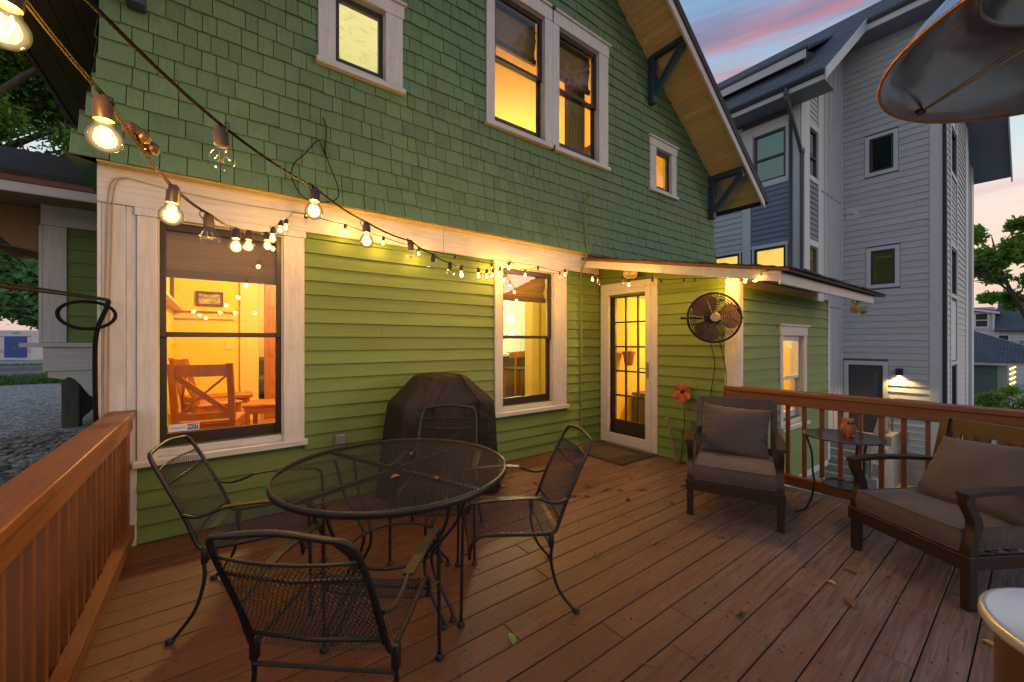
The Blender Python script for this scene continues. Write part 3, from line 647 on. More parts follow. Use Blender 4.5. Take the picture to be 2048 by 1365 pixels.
# ------------------------------------------------------------------ lit rooms behind the windows
def room(x0, x1, y0, y1, z0, z1, wm, fm, cm, front=None, back=None, left=None, right=None):
    t = .05
    mb = MB(); wall_holes(mb, lambda a, o, z: (a, y0 - o, z), x0 - t, x1 + t, z0, z1, 0, .03, front or []); mb.build('room_wall', wm, H)
    mb = MB(); wall_holes(mb, lambda a, o, z: (a, y1 + o, z), x0 - t, x1 + t, z0, z1, 0, t, back or []); mb.build('room_wall', wm, H)
    mb = MB(); wall_holes(mb, lambda a, o, z: (x0 - o, a, z), y0, y1, z0, z1, 0, t, left or []); mb.build('room_wall', wm, H)
    mb = MB(); wall_holes(mb, lambda a, o, z: (x1 + o, a, z), y0, y1, z0, z1, 0, t, right or []); mb.build('room_wall', wm, H)
    mb = MB(); mb.box(x0 - t, x1 + t, y0 - .03, y1 + t, z0 - t, z0); mb.build('room_floor', fm, H)
    mb = MB(); mb.box(x0 - t, x1 + t, y0 - .03, y1 + t, z1, z1 + t); mb.build('room_ceiling', cm, H)
g_ = .02
ex = lambda w: (w[0] - g_, w[1] + g_, w[2] - .06, w[3] + g_)
WARM = (1, .68, .25); KIT = (1, .90, .66)
room(-.42, 2.40, 3.895, 6.90, .25, 2.80, yel, floorm, ceilm, front=[ex(W1)], back=[(.53, 1.75, .25, 2.26)])
room(-.42, 3.2, 6.96, 10.4, .25, 2.80, yel2, floorm, ceilm, front=[(.53, 1.75, .25, 2.26)])
room(2.50, 7.38, 3.895, 9.4, .25, 2.80, palew, floorm, palew, front=[ex(W2)])
mb = MB(); mb.box(4.72, 7.36, 5.50, 5.60, .25, 2.80); mb.build('room_wall', yel, H)
mb = MB(); mb.cbox(4.50, 4.72, 5.46, 5.62, .25, 2.80, .01); mb.cbox(4.53, 4.69, 5.44, 5.459, .25, 2.3, .004); mb.build('room_door_casing', yel2, H)
room(4.52, 7.15, 2.04, 3.70, .02, 2.05, yel, floorm, ceilm, front=[(SW[0] - .02, SW[1] + .02, SW[2] - .05, SW[3] + .02)], left=[(2.90, 3.63, .02, 2.02)])
room(2.05, 6.32, 3.895, 7.6, 2.92, 5.42, yel, floorm, ceilm, front=[(2.50, 4.35, 3.86, 5.44), ex(UR)])
room(.40, 1.95, 3.895, 6.2, 2.92, 5.0, plain('white_bath_wall', (.74, .74, .62), .8, 0, .03, 3, 0), floorm, palew, front=[ex(UL)])
mb = MB(); mb.box(.86, 1.29, 3.90, 3.91, 3.86, 4.52); 
s = NT('frosted_blind'); tl = s.n('ShaderNodeBsdfTranslucent'); s.l(s.ramp(s.noise(s.coord((6, 6, 14)), 1.2, 6, .7), [(.50, (.78, .78, .66)), (.72, (.50, .52, .42))]), tl.inputs[0]); s.l(tl.outputs[0], s.out.inputs[0]); mb.build('room_blind', s.m, H)
# doorway casing, plate rail, skirting in the dining room
mb = MB(); mb.cbox(.30, .525, 6.855, 6.899, .25, 2.26, .006); mb.cbox(1.76, 1.98, 6.855, 6.899, .25, 2.26, .006); mb.cbox(.24, 2.04, 6.845, 6.899, 2.261, 2.47, .006); mb.cbox(.20, 2.08, 6.82, 6.899, 2.471, 2.51, .006); mb.cbox(.28, .54, 6.845, 6.86, .25, .56, .005); mb.build('room_door_casing', yel2, H)
mb = MB(); mb.cbox(-.42, .24, 6.80, 6.899, 1.80, 1.83, .004); mb.cbox(-.42, .24, 6.86, 6.899, 1.70, 1.799, .004); mb.cbox(-.42, .30, 6.88, 6.899, .25, .42, .004); mb.cbox(-.419, -.32, 4.0, 6.80, 1.80, 1.83, .004); mb.build('plate_rail', yel2, H)
mb = MB(); mb.cbox(.60, .98, 6.915, 6.945, .255, 2.25, .004)
for k in range(5): mb.cbox(.66, .74, 6.905, 6.9145, .45 + k * .36, .70 + k * .36, .004)
mb.build('pocket_door', orange, H)
mb = MB(); mb.box(1.10, 1.9, 10.36, 10.39, 1.15, 2.45); mb.build('room_window_pane', plain('night_glass', (.03, .05, .045), .06, 0, .2, 3, 0), H)
mb = MB(); mb.cbox(1.0, 2.0, 10.34, 10.36, 1.05, 1.15, .004); mb.cbox(1.0, 1.10, 10.34, 10.36, 1.15, 2.5, .004); mb.cbox(1.10, 1.9, 10.345, 10.365, 1.78, 1.84, .004); mb.cbox(.95, 2.05, 10.34, 10.362, 2.451, 2.56, .004); mb.build('room_window_casing', yel2, H)
def ceil_lamp(loc, power, col, nm_label, drop=.24):
    t = thing('ceiling_lamp', loc, nm_label, 'lamp'); x, y, z = loc
    mb = MB(); mb.lathe([(.06, 0), (.05, -.02), (.02, -.03), (0, -.03)], (x, y, z), 14); mb.build('canopy', M['metal'], t)
    mb = MB(); mb.ball((x, y, z - .11), .09, 14); sh_ = mb.build('lamp_shade', emit('lamp_glass_' + str(len(bpy.data.materials)), col, 3.0), t, True); sh_.visible_shadow = True
    lamp('lamp_light', (x, y, z - drop), power, col, .10, t); return t
ceil_lamp((.9, 5.2, 2.80), 170, WARM, 'round ceiling lamp of the dining room behind the tall left window')
ceil_lamp((1.3, 8.8, 2.80), 130, WARM, 'round ceiling lamp of the room beyond the dining room doorway')
ceil_lamp((6.1, 7.6, 2.80), 190, KIT, 'round ceiling lamp over the kitchen behind the right window')
ceil_lamp((3.3, 4.7, 2.80), 100, WARM, 'round ceiling lamp near the kitchen window')
ceil_lamp((5.75, 2.85, 2.05), 85, WARM, 'round ceiling lamp in the low wing behind the glazed door')
ceil_lamp((4.6, 6.2, 5.42), 130, WARM, 'round ceiling lamp in the upper bedroom', 1.3)
ceil_lamp((1.2, 5.2, 5.0), 75, (1, .90, .62), 'round ceiling lamp behind the small blinded upper window')

# furniture seen through the windows
def cross_chair(loc, rz, label):
    t = thing('dining_chair', loc, label, 'chair', 'dining chairs', rz)
    for sx in (-1, 1):
        mb = MB(); mb.ribbon(cr([(sx * .20, -.21, 0), (sx * .20, -.20, .45), (sx * .20, -.31, .96)], 5), (.024, 0, 0), (0, .020, 0)); mb.build('leg', orange, t)
        mb = MB(); mb.cbox(sx * .20 - .022, sx * .20 + .022, .17, .214, 0, .42, .004); mb.build('leg', orange, t)
    mb = MB(); mb.cbox(-.23, .23, -.215, .235, .42, .455, .008); mb.build('seat', orange, t)
    mb = MB(); mb.cbox(-.215, .215, -.20, .22, .35, .419, .004); mb.build('apron', orange, t)
    for z, h in ((.90, .10), (.50, .06)):
        y = -.19 - .12 * ((z - .45) / .51); mb = MB(); mb.ribbon(cr([(-.19, y, z), (0, y - .02, z), (.19, y, z)], 4), (0, 0, h / 2), (0, .010, 0)); mb.build('back_rail', orange, t)
    for sx in (-1, 1):
        mb = MB(); mb.ribbon([(-sx * .18, -.215, .52), (sx * .18, -.285, .86)], (.022, 0, .010), (0, .008, 0)); mb.build('cross_slat', orange, t)
    mb = MB(); mb.cbox(-.19, .19, -.21, -.19, .18, .21, .003); mb.cbox(-.012, .012, -.19, .19, .185, .205, .003); mb.build('stretcher', orange, t)
    return t
cross_chair((-.02, 4.55, .25), R(-12), 'orange pine dining chair with crossed back close behind the tall window')
cross_chair((-.02, 5.75, .25), R(-70), 'orange pine dining chair with crossed back against the yellow wall')
cross_chair((.53, 5.35, .25), R(75), 'orange pine dining chair seen edge on beside the room doorway')
t = thing('bench', (.16, 6.2, .25), 'orange pine bench standing below the switch on the yellow wall', 'bench')
mb = MB(); mb.cbox(-.30, .40, 6.0, 6.34, .69, .73, .005); mb.build('seat', orange, t)
mb = MB(); mb.cbox(-.27, .37, 6.02, 6.05, .62, .689, .004); mb.build('apron', orange, t)
for x in (-.27, .35):
    for y in (6.03, 6.29):
        mb = MB(); mb.cbox(x - .02, x + .02, y - .02, y + .02, .25, .689, .003); mb.build('leg', orange, t)
t = thing('framed_picture', (-.04, 6.88, 1.98), 'small framed landscape print on the yellow dining room wall', 'picture')
fr = wood('picture_frame_wood', (.10, .035, .012), (.06, .02, .008))
for a in ((-.19, .11, 1.88, 1.91), (-.19, .11, 2.05, 2.08), (-.19, -.16, 1.91, 2.05), (.08, .11, 1.91, 2.05)):
    mb = MB(); mb.cbox(a[0], a[1], 6.862, 6.897, a[2], a[3], .004); mb.build('frame', fr, t)
s = NT('sepia_print'); s.set(Base_Color=s.ramp(s.noise(s.coord((5, 5, 14)), 1.6, 5), [(.4, (.12, .09, .05)), (.6, (.45, .36, .20))]), Roughness=.6)
mb = MB(); mb.box(-.16, .08, 6.88, 6.897, 1.91, 2.05); mb.build('print', s.m, t)
mb = MB(); mb.prism([(6.3, 2.42), (6.36, 2.42), (6.40, 1.95), (6.38, 1.85), (6.33, 1.92), (6.30, 1.82), (6.27, 1.96)], -.419, -.385, lambda a, p, q: (a, p, q))
tag(mb.build('wall_carving', fr), 'dark carved wooden ornament hanging on the side wall by the window', 'ornament')
t = thing('sofa', (1.15, 9.6, .25), 'dark olive sofa in the room beyond the doorway', 'sofa'); sf = plain('olive_cloth', (.06, .055, .03), .85)
mb = MB(); mb.cbox(.62, 2.0, 9.3, 10.1, .35, .68, .05); mb.build('seat', sf, t); mb = MB(); mb.cbox(.62, 2.0, 10.0, 10.25, .35, 1.05, .06); mb.build('backrest', sf, t); mb = MB(); mb.cbox(.45, .615, 9.3, 10.2, .25, .85, .05); mb.build('arm', sf, t)
mb = MB(); mb.cbox(.13, .21, 6.885, 6.899, 1.28, 1.40, .004); tag(mb.build('light_switch', yel2), 'cream light switch plate on the yellow wall', 'switch')
# kitchen
t = thing('kitchen_counter', (5.3, 6.6, .25), 'pale stone kitchen counter on a dark base', 'counter')
mb = MB(); mb.cbox(4.2, 7.3, 6.2, 7.0, 1.10, 1.15, .006); mb.build('worktop', plain('pale_stone', (.70, .68, .58), .25, 0, .06, 6, 0), t); mb = MB(); mb.cbox(4.3, 7.3, 6.45, 6.95, .25, 1.099, .004); mb.build('cabinet', plain('olive_cabinet', (.16, .13, .045), .5), t)
mb = MB(); mb.cbox(5.0, 5.75, 6.35, 6.85, 1.151, 1.162, .002); tag(mb.build('cooktop', M['black']), 'black cooktop let into the pale counter', 'cooktop')
kx, ky = 5.36, 6.42
t = thing('kettle', (kx, ky, 1.162), 'steel kettle with arched black handle on the kitchen counter', 'kettle')
mb = MB(); mb.lathe([(.10, 0), (.105, .03), (.07, .14), (.035, .20), (.02, .215), (0, .22)], (kx, ky, 1.163), 18); mb.build('body', M['metal'], t, True)
mb = MB(); mb.tube(cr([(kx - .07, ky, 1.30), (kx - .07, ky, 1.42), (kx, ky, 1.475), (kx + .07, ky, 1.42), (kx + .07, ky, 1.30)], 5), .011, 6); mb.build('handle', M['black'], t); mb = MB(); mb.tube([(kx + .08, ky, 1.26), (kx + .14, ky, 1.33)], [.02, .012], 6); mb.build('spout', M['metal'], t)
def stool(loc, label):
    x, y, z = loc; t = thing('counter_stool', loc, label, 'stool', 'stools at the kitchen counter')
    for sx in (-1, 1):
        mb = MB(); mb.tube([(x + sx * .20, y - .18, z), (x + sx * .17, y - .16, z + .90)], .018, 6); mb.build('leg', orange, t); mb = MB(); mb.tube([(x + sx * .20, y + .17, z), (x + sx * .17, y + .15, z + .62)], .018, 6); mb.build('leg', orange, t)
    mb = MB(); mb.cbox(x - .20, x + .20, y - .18, y + .18, z + .60, z + .645, .015); mb.build('seat', plain('woven_seat', (.07, .065, .05), .8), t)
    mb = MB(); mb.ribbon(cr([(x - .22, y - .04, z + .88), (x - .17, y - .17, z + .90), (x, y - .22, z + .91), (x + .17, y - .17, z + .90), (x + .22, y - .04, z + .88)], 4), (0, 0, .055), (0, .010, 0)); mb.build('backrest', orange, t)
stool((4.62, 5.98, .25), 'wooden counter stool with curved back in the middle of the kitchen window'); stool((3.98, 6.05, .25), 'wooden counter stool half hidden by the left edge of the kitchen window')
t = thing('pendant_lamp', (5.95, 8.0, 2.8), 'clear glass globe pendant hanging in the kitchen', 'lamp')
px, py = 5.93, 7.95
mb = MB(); mb.tube([(px, py, 2.8), (px, py, 2.05)], .006, 5); mb.build('cord', M['cable'], t)
mb = MB(); mb.ball((px, py, 1.88), .16, 18); gl_ = mb.build('globe', glass('globe_glass', (.98, .98, .95), 1.5, 1.2), t, True)
mb = MB(); mb.ball((px, py, 1.90), .065, 12); mb.build('bulb', emit('pendant_bulb', (1, .92, .74), 14), t, True)
mb = MB(); mb.cbox(4.9, 5.35, 6.9, 7.2, 1.55, 2.35, .005); tag(mb.build('wall_cabinet', plain('teal_cabinet', (.10, .16, .13), .5)), 'grey green wall cabinet at the right of the kitchen', 'cabinet').location = (.95, 2.0, 0)
# terracotta planter and bin behind the glazed door
t = thing('wall_planter', (4.86, 3.62, 1.05), 'terracotta wall planter with a small fern behind the glazed door', 'planter'); terra = plain('terracotta', (.36, .11, .04), .7)
mb = MB(); mb.lathe([(.055, 0), (.085, .17), (.10, .17), (.10, .20), (.08, .20), (.07, .15), (0, .14)], (4.78, 3.57, 1.05), 14); mb.build('pot', terra, t, False)
lf = plain('fern_leaf', (.10, .16, .04), .6); mb = MB()
for k in range(12):
    a = k * .55; e = Vector((4.78 + .14 * math.cos(a), 3.55 + .09 * math.sin(a) - .03, 1.30 + .07 * random.random())); mb.ribbon([(4.78, 3.57, 1.22), tuple((Vector((4.78, 3.57, 1.29)) + e) / 2), tuple(e)], (.007, .004, 0), (0, .001, .001))
mb.build('fern', lf, t)
t = thing('laundry_bin', (5.1, 3.5, .02), 'dark lidded bin standing behind the glazed door', 'bin'); mb = MB(); mb.cbox(4.98, 5.30, 3.38, 3.66, .02, .60, .02); mb.build('body', plain('bin_grey', (.10, .095, .06), .6), t); mb = MB(); mb.cbox(4.97, 5.31, 3.37, 3.67, .601, .64, .01); mb.build('lid', plain('bin_lid', (.06, .055, .04), .5), t)
# ceiling fan and curtain upstairs
t = thing('ceiling_fan', (2.62, 5.3, 5.42), 'brown ceiling fan in the upper bedroom', 'fan')
mb = MB(); mb.lathe([(.03, 0), (.03, -.25), (.10, -.27), (.11, -.36), (.05, -.40), (0, -.40)], (2.62, 5.3, 5.42), 14); mb.build('motor', M['sash'], t, False)
for k in range(4):
    a = k * math.pi / 2 + .35; d = Vector((math.cos(a), math.sin(a), 0)); w = Vector((-d.y, d.x, 0)) * .065; c0 = Vector((2.62, 5.3, 5.09)); mb = MB(); mb.ribbon([c0 + d * .1, c0 + d * .6], w, (0, 0, .006)); mb.build('blade', fr, t)
s = NT('gold_curtain'); s.set(Base_Color=(.34, .24, .07), Roughness=.8)
mb = MB(); P = [(3.93 + .38 * k / 40, 4.0 + .025 * math.sin(k * 1.1)) for k in range(41)]
for a, b in zip(P[:-1], P[1:]): mb.add([(a[0], a[1], 3.6), (b[0], b[1], 3.6), (b[0], b[1], 5.3), (a[0], a[1], 5.3), (a[0], a[1] + .004, 3.6), (b[0], b[1] + .004, 3.6), (b[0], b[1] + .004, 5.3), (a[0], a[1] + .004, 5.3)], [(0, 1, 2, 3), (4, 5, 6, 7)])
tag(mb.build('curtain', s.m, smooth=True), 'folded gold curtain behind the right half of the large upper window', 'curtain')

# ------------------------------------------------------------------ garden furniture
def lattice(mb, F, w, l, px, py, t, inside=None, nseg=4):
    """expanded metal: two families of crossing strands over the patch F(u,v), 0<=u<=w, 0<=v<=l"""
    k = px / py
    for sg in (1, -1):
        n = int((w + l * k) / px) + 2
        for i in range(n):
            c = i * px - (l * k if sg > 0 else 0)
            # u = c + sg*k*v
            v0, v1 = 0.0, l
            lo, hi = ((0 - c) / k, (w - c) / k) if sg > 0 else ((c - w) / k, c / k)
            v0, v1 = max(0, lo), min(l, hi)
            if v1 - v0 < 1e-4: continue
            m = max(1, int(round(nseg * (v1 - v0) / l))); vs = []
            for j in range(m + 1):
                v = v0 + (v1 - v0) * j / m; u = c + sg * k * v; p, nrm = F(u, v); eu = t * .5; q, _ = F(u + eu, v); r, _ = F(u - eu, v)
                vs += [Vector(r), Vector(q), Vector(p) + Vector(nrm) * t * .8]
            b = len(mb.v); mb.v += [tuple(x) for x in vs]
            for j in range(m):
                for a in range(3): mb.f.append((b + 3 * j + a, b + 3 * j + (a + 1) % 3, b + 3 * j + 3 + (a + 1) % 3, b + 3 * j + 3 + a))
def make_mesh_chair():
    t = thing('patio_chair', (0, 0, 0), 'x', 'chair', 'black mesh patio chairs round the table', 0)
    half = lambda sx: [(sx * .225, .245, .300), (sx * .230, .243, .345), (sx * .232, .215, .40), (sx * .235, .15, .418), (sx * .237, -.08, .405), (sx * .235, -.185, .405), (sx * .231, -.215, .445), (sx * .227, -.26, .56), (sx * .222, -.335, .72), (sx * .212, -.385, .82), (sx * .190, -.408, .858), (sx * .14, -.415, .868)]
    path = half(-1) + [(0, -.418, .882)] + half(1)[::-1]
    mb = MB(); mb.tube(cr(path, 4), .0095, 8); mb.build('frame', M['black'], t, True)
    mb = MB(); mb.tube([(-.222, -.335, .795 - .075), (0, -.348, .708), (.222, -.335, .72)], .006, 6)
    mb.build('back_rail', M['black'], t, True); mb = MB(); mb.tube([(-.23, -.222, .465), (0, -.236, .46), (.23, -.222, .465)], .007, 6); mb.build('back_rail', M['black'], t, True)
    # back: bowed panel, top edge dipping in the middle
    bz = [(-.212, .44), (-.262, .56), (-.335, .72), (-.382, .815)]
    def back(u, v):
        s_ = v / .41; k = min(int(s_ * 3), 2); f = s_ * 3 - k; y = bz[k][0] + (bz[k + 1][0] - bz[k][0]) * f; z = bz[k][1] + (bz[k + 1][1] - bz[k][1]) * f
        x = u - .215; bow = -.030 * (1 - (x / .215) ** 2) * min(1, s_ * 2)
        return Vector((x, y + bow, z)), Vector((0, .92, .38))
    mb = MB(); lattice(mb, back, .43, .365, .0155, .0270, .0025, nseg=6)
    o = mb.build('backrest', M['mesh'], t, fix=False)
    e = MB(); e.tube([back(u, .365)[0] for u in [i * .43 / 10 for i in range(11)]], .005, 6); e.tube([back(0, v)[0] for v in [i * .0365 for i in range(11)]], .004, 5); e.tube([back(.43, v)[0] for v in [i * .0365 for i in range(11)]], .004, 5); e.build('edge', M['black'], o, True)
    sy = [(-.205, .415), (-.08, .408), (.15, .418), (.215, .400), (.243, .345), (.246, .30)]
    L = [0]; 
    for a, b in zip(sy[:-1], sy[1:]): L.append(L[-1] + math.hypot(b[0] - a[0], b[1] - a[1]))
    def seat(u, v):
        k = 0
        while k < len(L) - 2 and v > L[k + 1]: k += 1
        f = (v - L[k]) / (L[k + 1] - L[k]); y = sy[k][0] + (sy[k + 1][0] - sy[k][0]) * f; z = sy[k][1] + (sy[k + 1][1] - sy[k][1]) * f; x = u - .228
        return Vector((x, y, z - .012 * (1 - (x / .228) ** 2))), Vector((0, .1, 1))
    mb = MB(); lattice(mb, seat, .456, L[-1], .0155, .0270, .0025, nseg=9); o = mb.build('seat', M['mesh'], t, fix=False)
    e = MB(); e.tube([seat(u, L[-1])[0] for u in [i * .0456 for i in range(11)]], .005, 6); e.build('edge', M['black'], o, True)
    foot = [(.017, 0), (.019, .006), (.015, .018), (.009, .022)]
    for sx in (-1, 1):
        mb = MB(); mb.tube(cr([(sx * .265, .29, .012), (sx * .264, .285, .30), (sx * .263, .278, .54), (sx * .262, .262, .580), (sx * .261, .235, .594), (sx * .260, .20, .597)], 4), .0085, 8); lg = mb.build('leg', M['black'], t, True)
        mb = MB(); mb.lathe(foot, (sx * .265, .29, 0), 10); mb.build('foot', M['black'], lg)
        mb = MB(); mb.tube(cr([(sx * .242, -.17, .40), (sx * .243, -.176, .34), (sx * .247, -.172, .26), (sx * .256, -.205, .13), (sx * .264, -.275, .03), (sx * .265, -.30, .012)], 5), .0085, 8); mb.cbox(sx * .243 - .013, sx * .243 + .013, -.185, -.16, .335, .415, .003); lg = mb.build('leg', M['black'], t, True); autosmooth(lg, 50)
        mb = MB(); mb.lathe(foot, (sx * .265, -.30, 0), 10); mb.build('foot', M['black'], lg)
        mb = MB(); mb.ribbon(cr([(sx * .2605, .235, .596), (sx * .262, .15, .603), (sx * .262, .0, .606), (sx * .258, -.10, .598)], 4), (.019, 0, 0), (0, 0, .0035)); mb.tube(cr([(sx * .258, -.10, .596), (sx * .256, -.15, .574), (sx * .250, -.21, .562), (sx * .238, -.262, .575)], 4), .0075, 7); mb.build('armrest', M['black'], t)
    mb = MB(); mb.tube([(-.264, .284, .345), (-.228, .246, .335), (.228, .246, .335), (.264, .284, .345)], .007, 6); mb.tube([(-.244, -.178, .325), (.244, -.178, .325)], .007, 6); mb.build('stretcher', M['black'], t)
    return t
ch = make_mesh_chair()
def facing(fx, fy): return math.atan2(-fx, fy)
CH = [((.407, 1.553), (.66, .75), 'black mesh patio chair in front of the table, back turned to the viewer'), ((1.353, 1.818), (-.888, .459), 'black mesh patio chair on the open deck to the right of the round table'),
      ((.206, 2.584), (.95, -.31), 'black mesh patio chair below the dining room window, left of the table'), ((1.27, 2.527), (-.6, -.8), 'black mesh patio chair tucked between the table and the covered grill')]
for i, (p, f, lb) in enumerate(CH):
    o = ch if i == 0 else copy_tree(ch); o.location = (p[0], p[1], .001); o.rotation_euler = (0, 0, facing(*f)); o['label'] = lb

TX, TY_ = .80, 2.125; TR = .605; TZ = .72
t = thing('patio_table', (TX, TY_, 0), 'round black mesh patio table with an umbrella hole in its middle', 'table', rz=0)
mb = MB()
px_, py_ = .0150, .0270; kk = px_ / py_; rr_ = TR - .016
for sg in (1, -1):
    d = Vector((kk * sg, 1)).normalized(); nrm = Vector((d.y, -d.x)); step = px_ * d.y; n = int(rr_ / step)
    for i in range(-n, n + 1):
        c = i * step
        if abs(c) >= rr_: continue
        h = math.sqrt(rr_ * rr_ - c * c); segs = [(-h, h)]
        if abs(c) < .035: g = math.sqrt(.035 ** 2 - c * c); segs = [(-h, -g), (g, h)]
        for a, b in segs:
            A, B = nrm * c + d * a, nrm * c + d * b; w_ = nrm * .0011; z0, z1 = TZ - .0035 + .0006 * sg, TZ - .0018 + .0006 * sg
            mb.add([(A.x - w_.x, A.y - w_.y, z0), (A.x + w_.x, A.y + w_.y, z0), (A.x, A.y, z1), (B.x - w_.x, B.y - w_.y, z0), (B.x + w_.x, B.y + w_.y, z0), (B.x, B.y, z1)], [(0, 1, 4, 3), (1, 2, 5, 4), (2, 0, 3, 5)])
top = mb.build('tabletop', M['mesh'], t, fix=False)
mb = MB(); mb.lathe([(TR - .017, TZ - .003), (TR - .008, TZ + .002), (TR - .001, TZ - .002), (TR, TZ - .026), (TR - .004, TZ - .030), (TR - .017, TZ - .008)], (0, 0, 0), 72); mb.f = [f for f in mb.f if len(f) == 4]; mb.build('rim', M['black'], top, True)
mb = MB(); mb.lathe([(.028, TZ - .012), (.030, TZ + .002), (.038, TZ + .002), (.039, TZ - .012), (.028, TZ - .012)], (0, 0, 0), 20); mb.f = [f for f in mb.f if len(f) == 4]; mb.build('umbrella_ring', M['black'], top)
for k in range(4):
    a = R(20 + 90 * k); C_, S_ = math.cos(a), math.sin(a); q = lambda r, z, w=0: (r * C_ - w * S_, r * S_ + w * C_, z)
    mb = MB(); mb.ribbon([q(.045, TZ - .022), q(TR - .02, TZ - .022)], (-S_ * .010, C_ * .010, 0), (0, 0, .010)); mb.build('support_bar', M['black'], t)
    for w in (-.030, .030):
        mb = MB(); mb.tube(cr([q(.47, TZ - .033, w * 2.2), q(.455, .66, w * 2), q(.40, .50, w * 1.6), q(.29, .36, w), q(.245, .29, w * .8), q(.26, .20, w), q(.33, .095, w * 1.2), q(.375, .045, w * 1.1), q(.385, .012, w)], 4), .0085, 7); lg = mb.build('leg', M['black'], t, True)
        mb = MB(); mb.lathe([(.016, 0), (.017, .006), (.010, .016)], q(.385, 0, w), 10); mb.build('foot', M['black'], lg)
mb = MB(); mb.tube([(.245 * math.cos(k * math.pi / 18), .245 * math.sin(k * math.pi / 18), .29) for k in range(36)], .0075, 6, closed=True); mb.build('leg_ring', M['black'], t, True)

# covered grill
t = thing('covered_grill', (1.72, 3.36, 0), 'barbecue grill under a black weather cover by the house wall', 'grill')
prof = [(0.0, 1.0), (.10, 1.0), (.60, .95), (.78, .90), (.84, .87), (.855, .845), (.99, .57), (1.055, .44), (1.078, .36), (1.086, .20)]
n = 64; rngv = random.Random(3); mb = MB(); rows = []
ph = [rngv.uniform(0, 6.28) for _ in range(6)]
for z, sx in prof + [(1.092, .02)]:
    row = []
    f = z / 1.09; low = max(0, 1 - z / .85)
    for k in range(n):
        a = 2 * math.pi * k / n; ex_ = .42 if z < .9 else .62
        cx_, sy_ = math.cos(a), math.sin(a); x = abs(cx_) ** ex_ * math.copysign(1, cx_); y = abs(sy_) ** ex_ * math.copysign(1, sy_)
        wv = (.018 * math.sin(7 * a + ph[0]) + .012 * math.sin(13 * a + ph[1] + 3 * f) + .008 * math.sin(23 * a + ph[2])) * (low * 1.7 + .20) + .010 * abs(math.sin(5.5 * a + ph[5] + 2 * f)) * (1 if z > .05 else .5) + .010 * math.sin(3 * a + 9 * f + ph[3])
        row.append((1.685 + x * (.495 * sx + wv), 3.335 + y * (.30 * (.55 + .45 * min(1, sx * 1.15)) + wv), z + .012 + (.006 * math.sin(5 * a + ph[4]) if 0 < z < 1.05 else 0) - (.010 if z == 0 else 0)))
    rows.append(row)
for row in rows: mb.v += row
m = len(rows); mb.f = [(i * n + k, i * n + (k + 1) % n, (i + 1) * n + (k + 1) % n, (i + 1) * n + k) for i in range(m - 1) for k in range(n)] + [tuple((m - 1) * n + k for k in range(n))]
s = NT('black_cover_cloth'); f = s.noise(s.coord((1, 1, 1)), 2.6, 5, .6, .8); s.set(Base_Color=s.ramp(f, [(.3, (.011, .008, .008)), (.7, (.022, .015, .014))]), Roughness=.62); s.p.inputs['Specular IOR Level'].default_value = .3
b1 = s.n('ShaderNodeBump'); b1.inputs['Strength'].default_value = .8; b1.inputs['Distance'].default_value = .05; s.l(s.noise(s.coord((2.2, 2.2, 1.1)), 2.4, 4, .5, 1.6), b1.inputs['Height']); s.l(b1.outputs[0], s.p.inputs['Normal'])
cv = mb.build('cover', s.m, t, True); sb = cv.modifiers.new('subdiv', 'SUBSURF'); sb.levels = 1; sb.render_levels = 2
for ka in (46, 50):
    mb = MB(); mb.tube([Vector(r_[ka]) + Vector((0, -.004, .003)) for r_ in rows[1:-1]], .0035, 5); mb.build('seam', s.m, cv, True)
mb = MB(); mb.tube([Vector(p) + Vector((0, 0, .012)) for p in rows[0]], .007, 5, closed=True); mb.build('hem', s.m, cv, True)
for x in (1.30, 2.14):
    mb = MB(); mb.lathe([(.04, 0), (.055, .02), (.055, .06), (.03, .08)], (x, 3.12, 0), 12); mb.build('castor', M['black'], t)

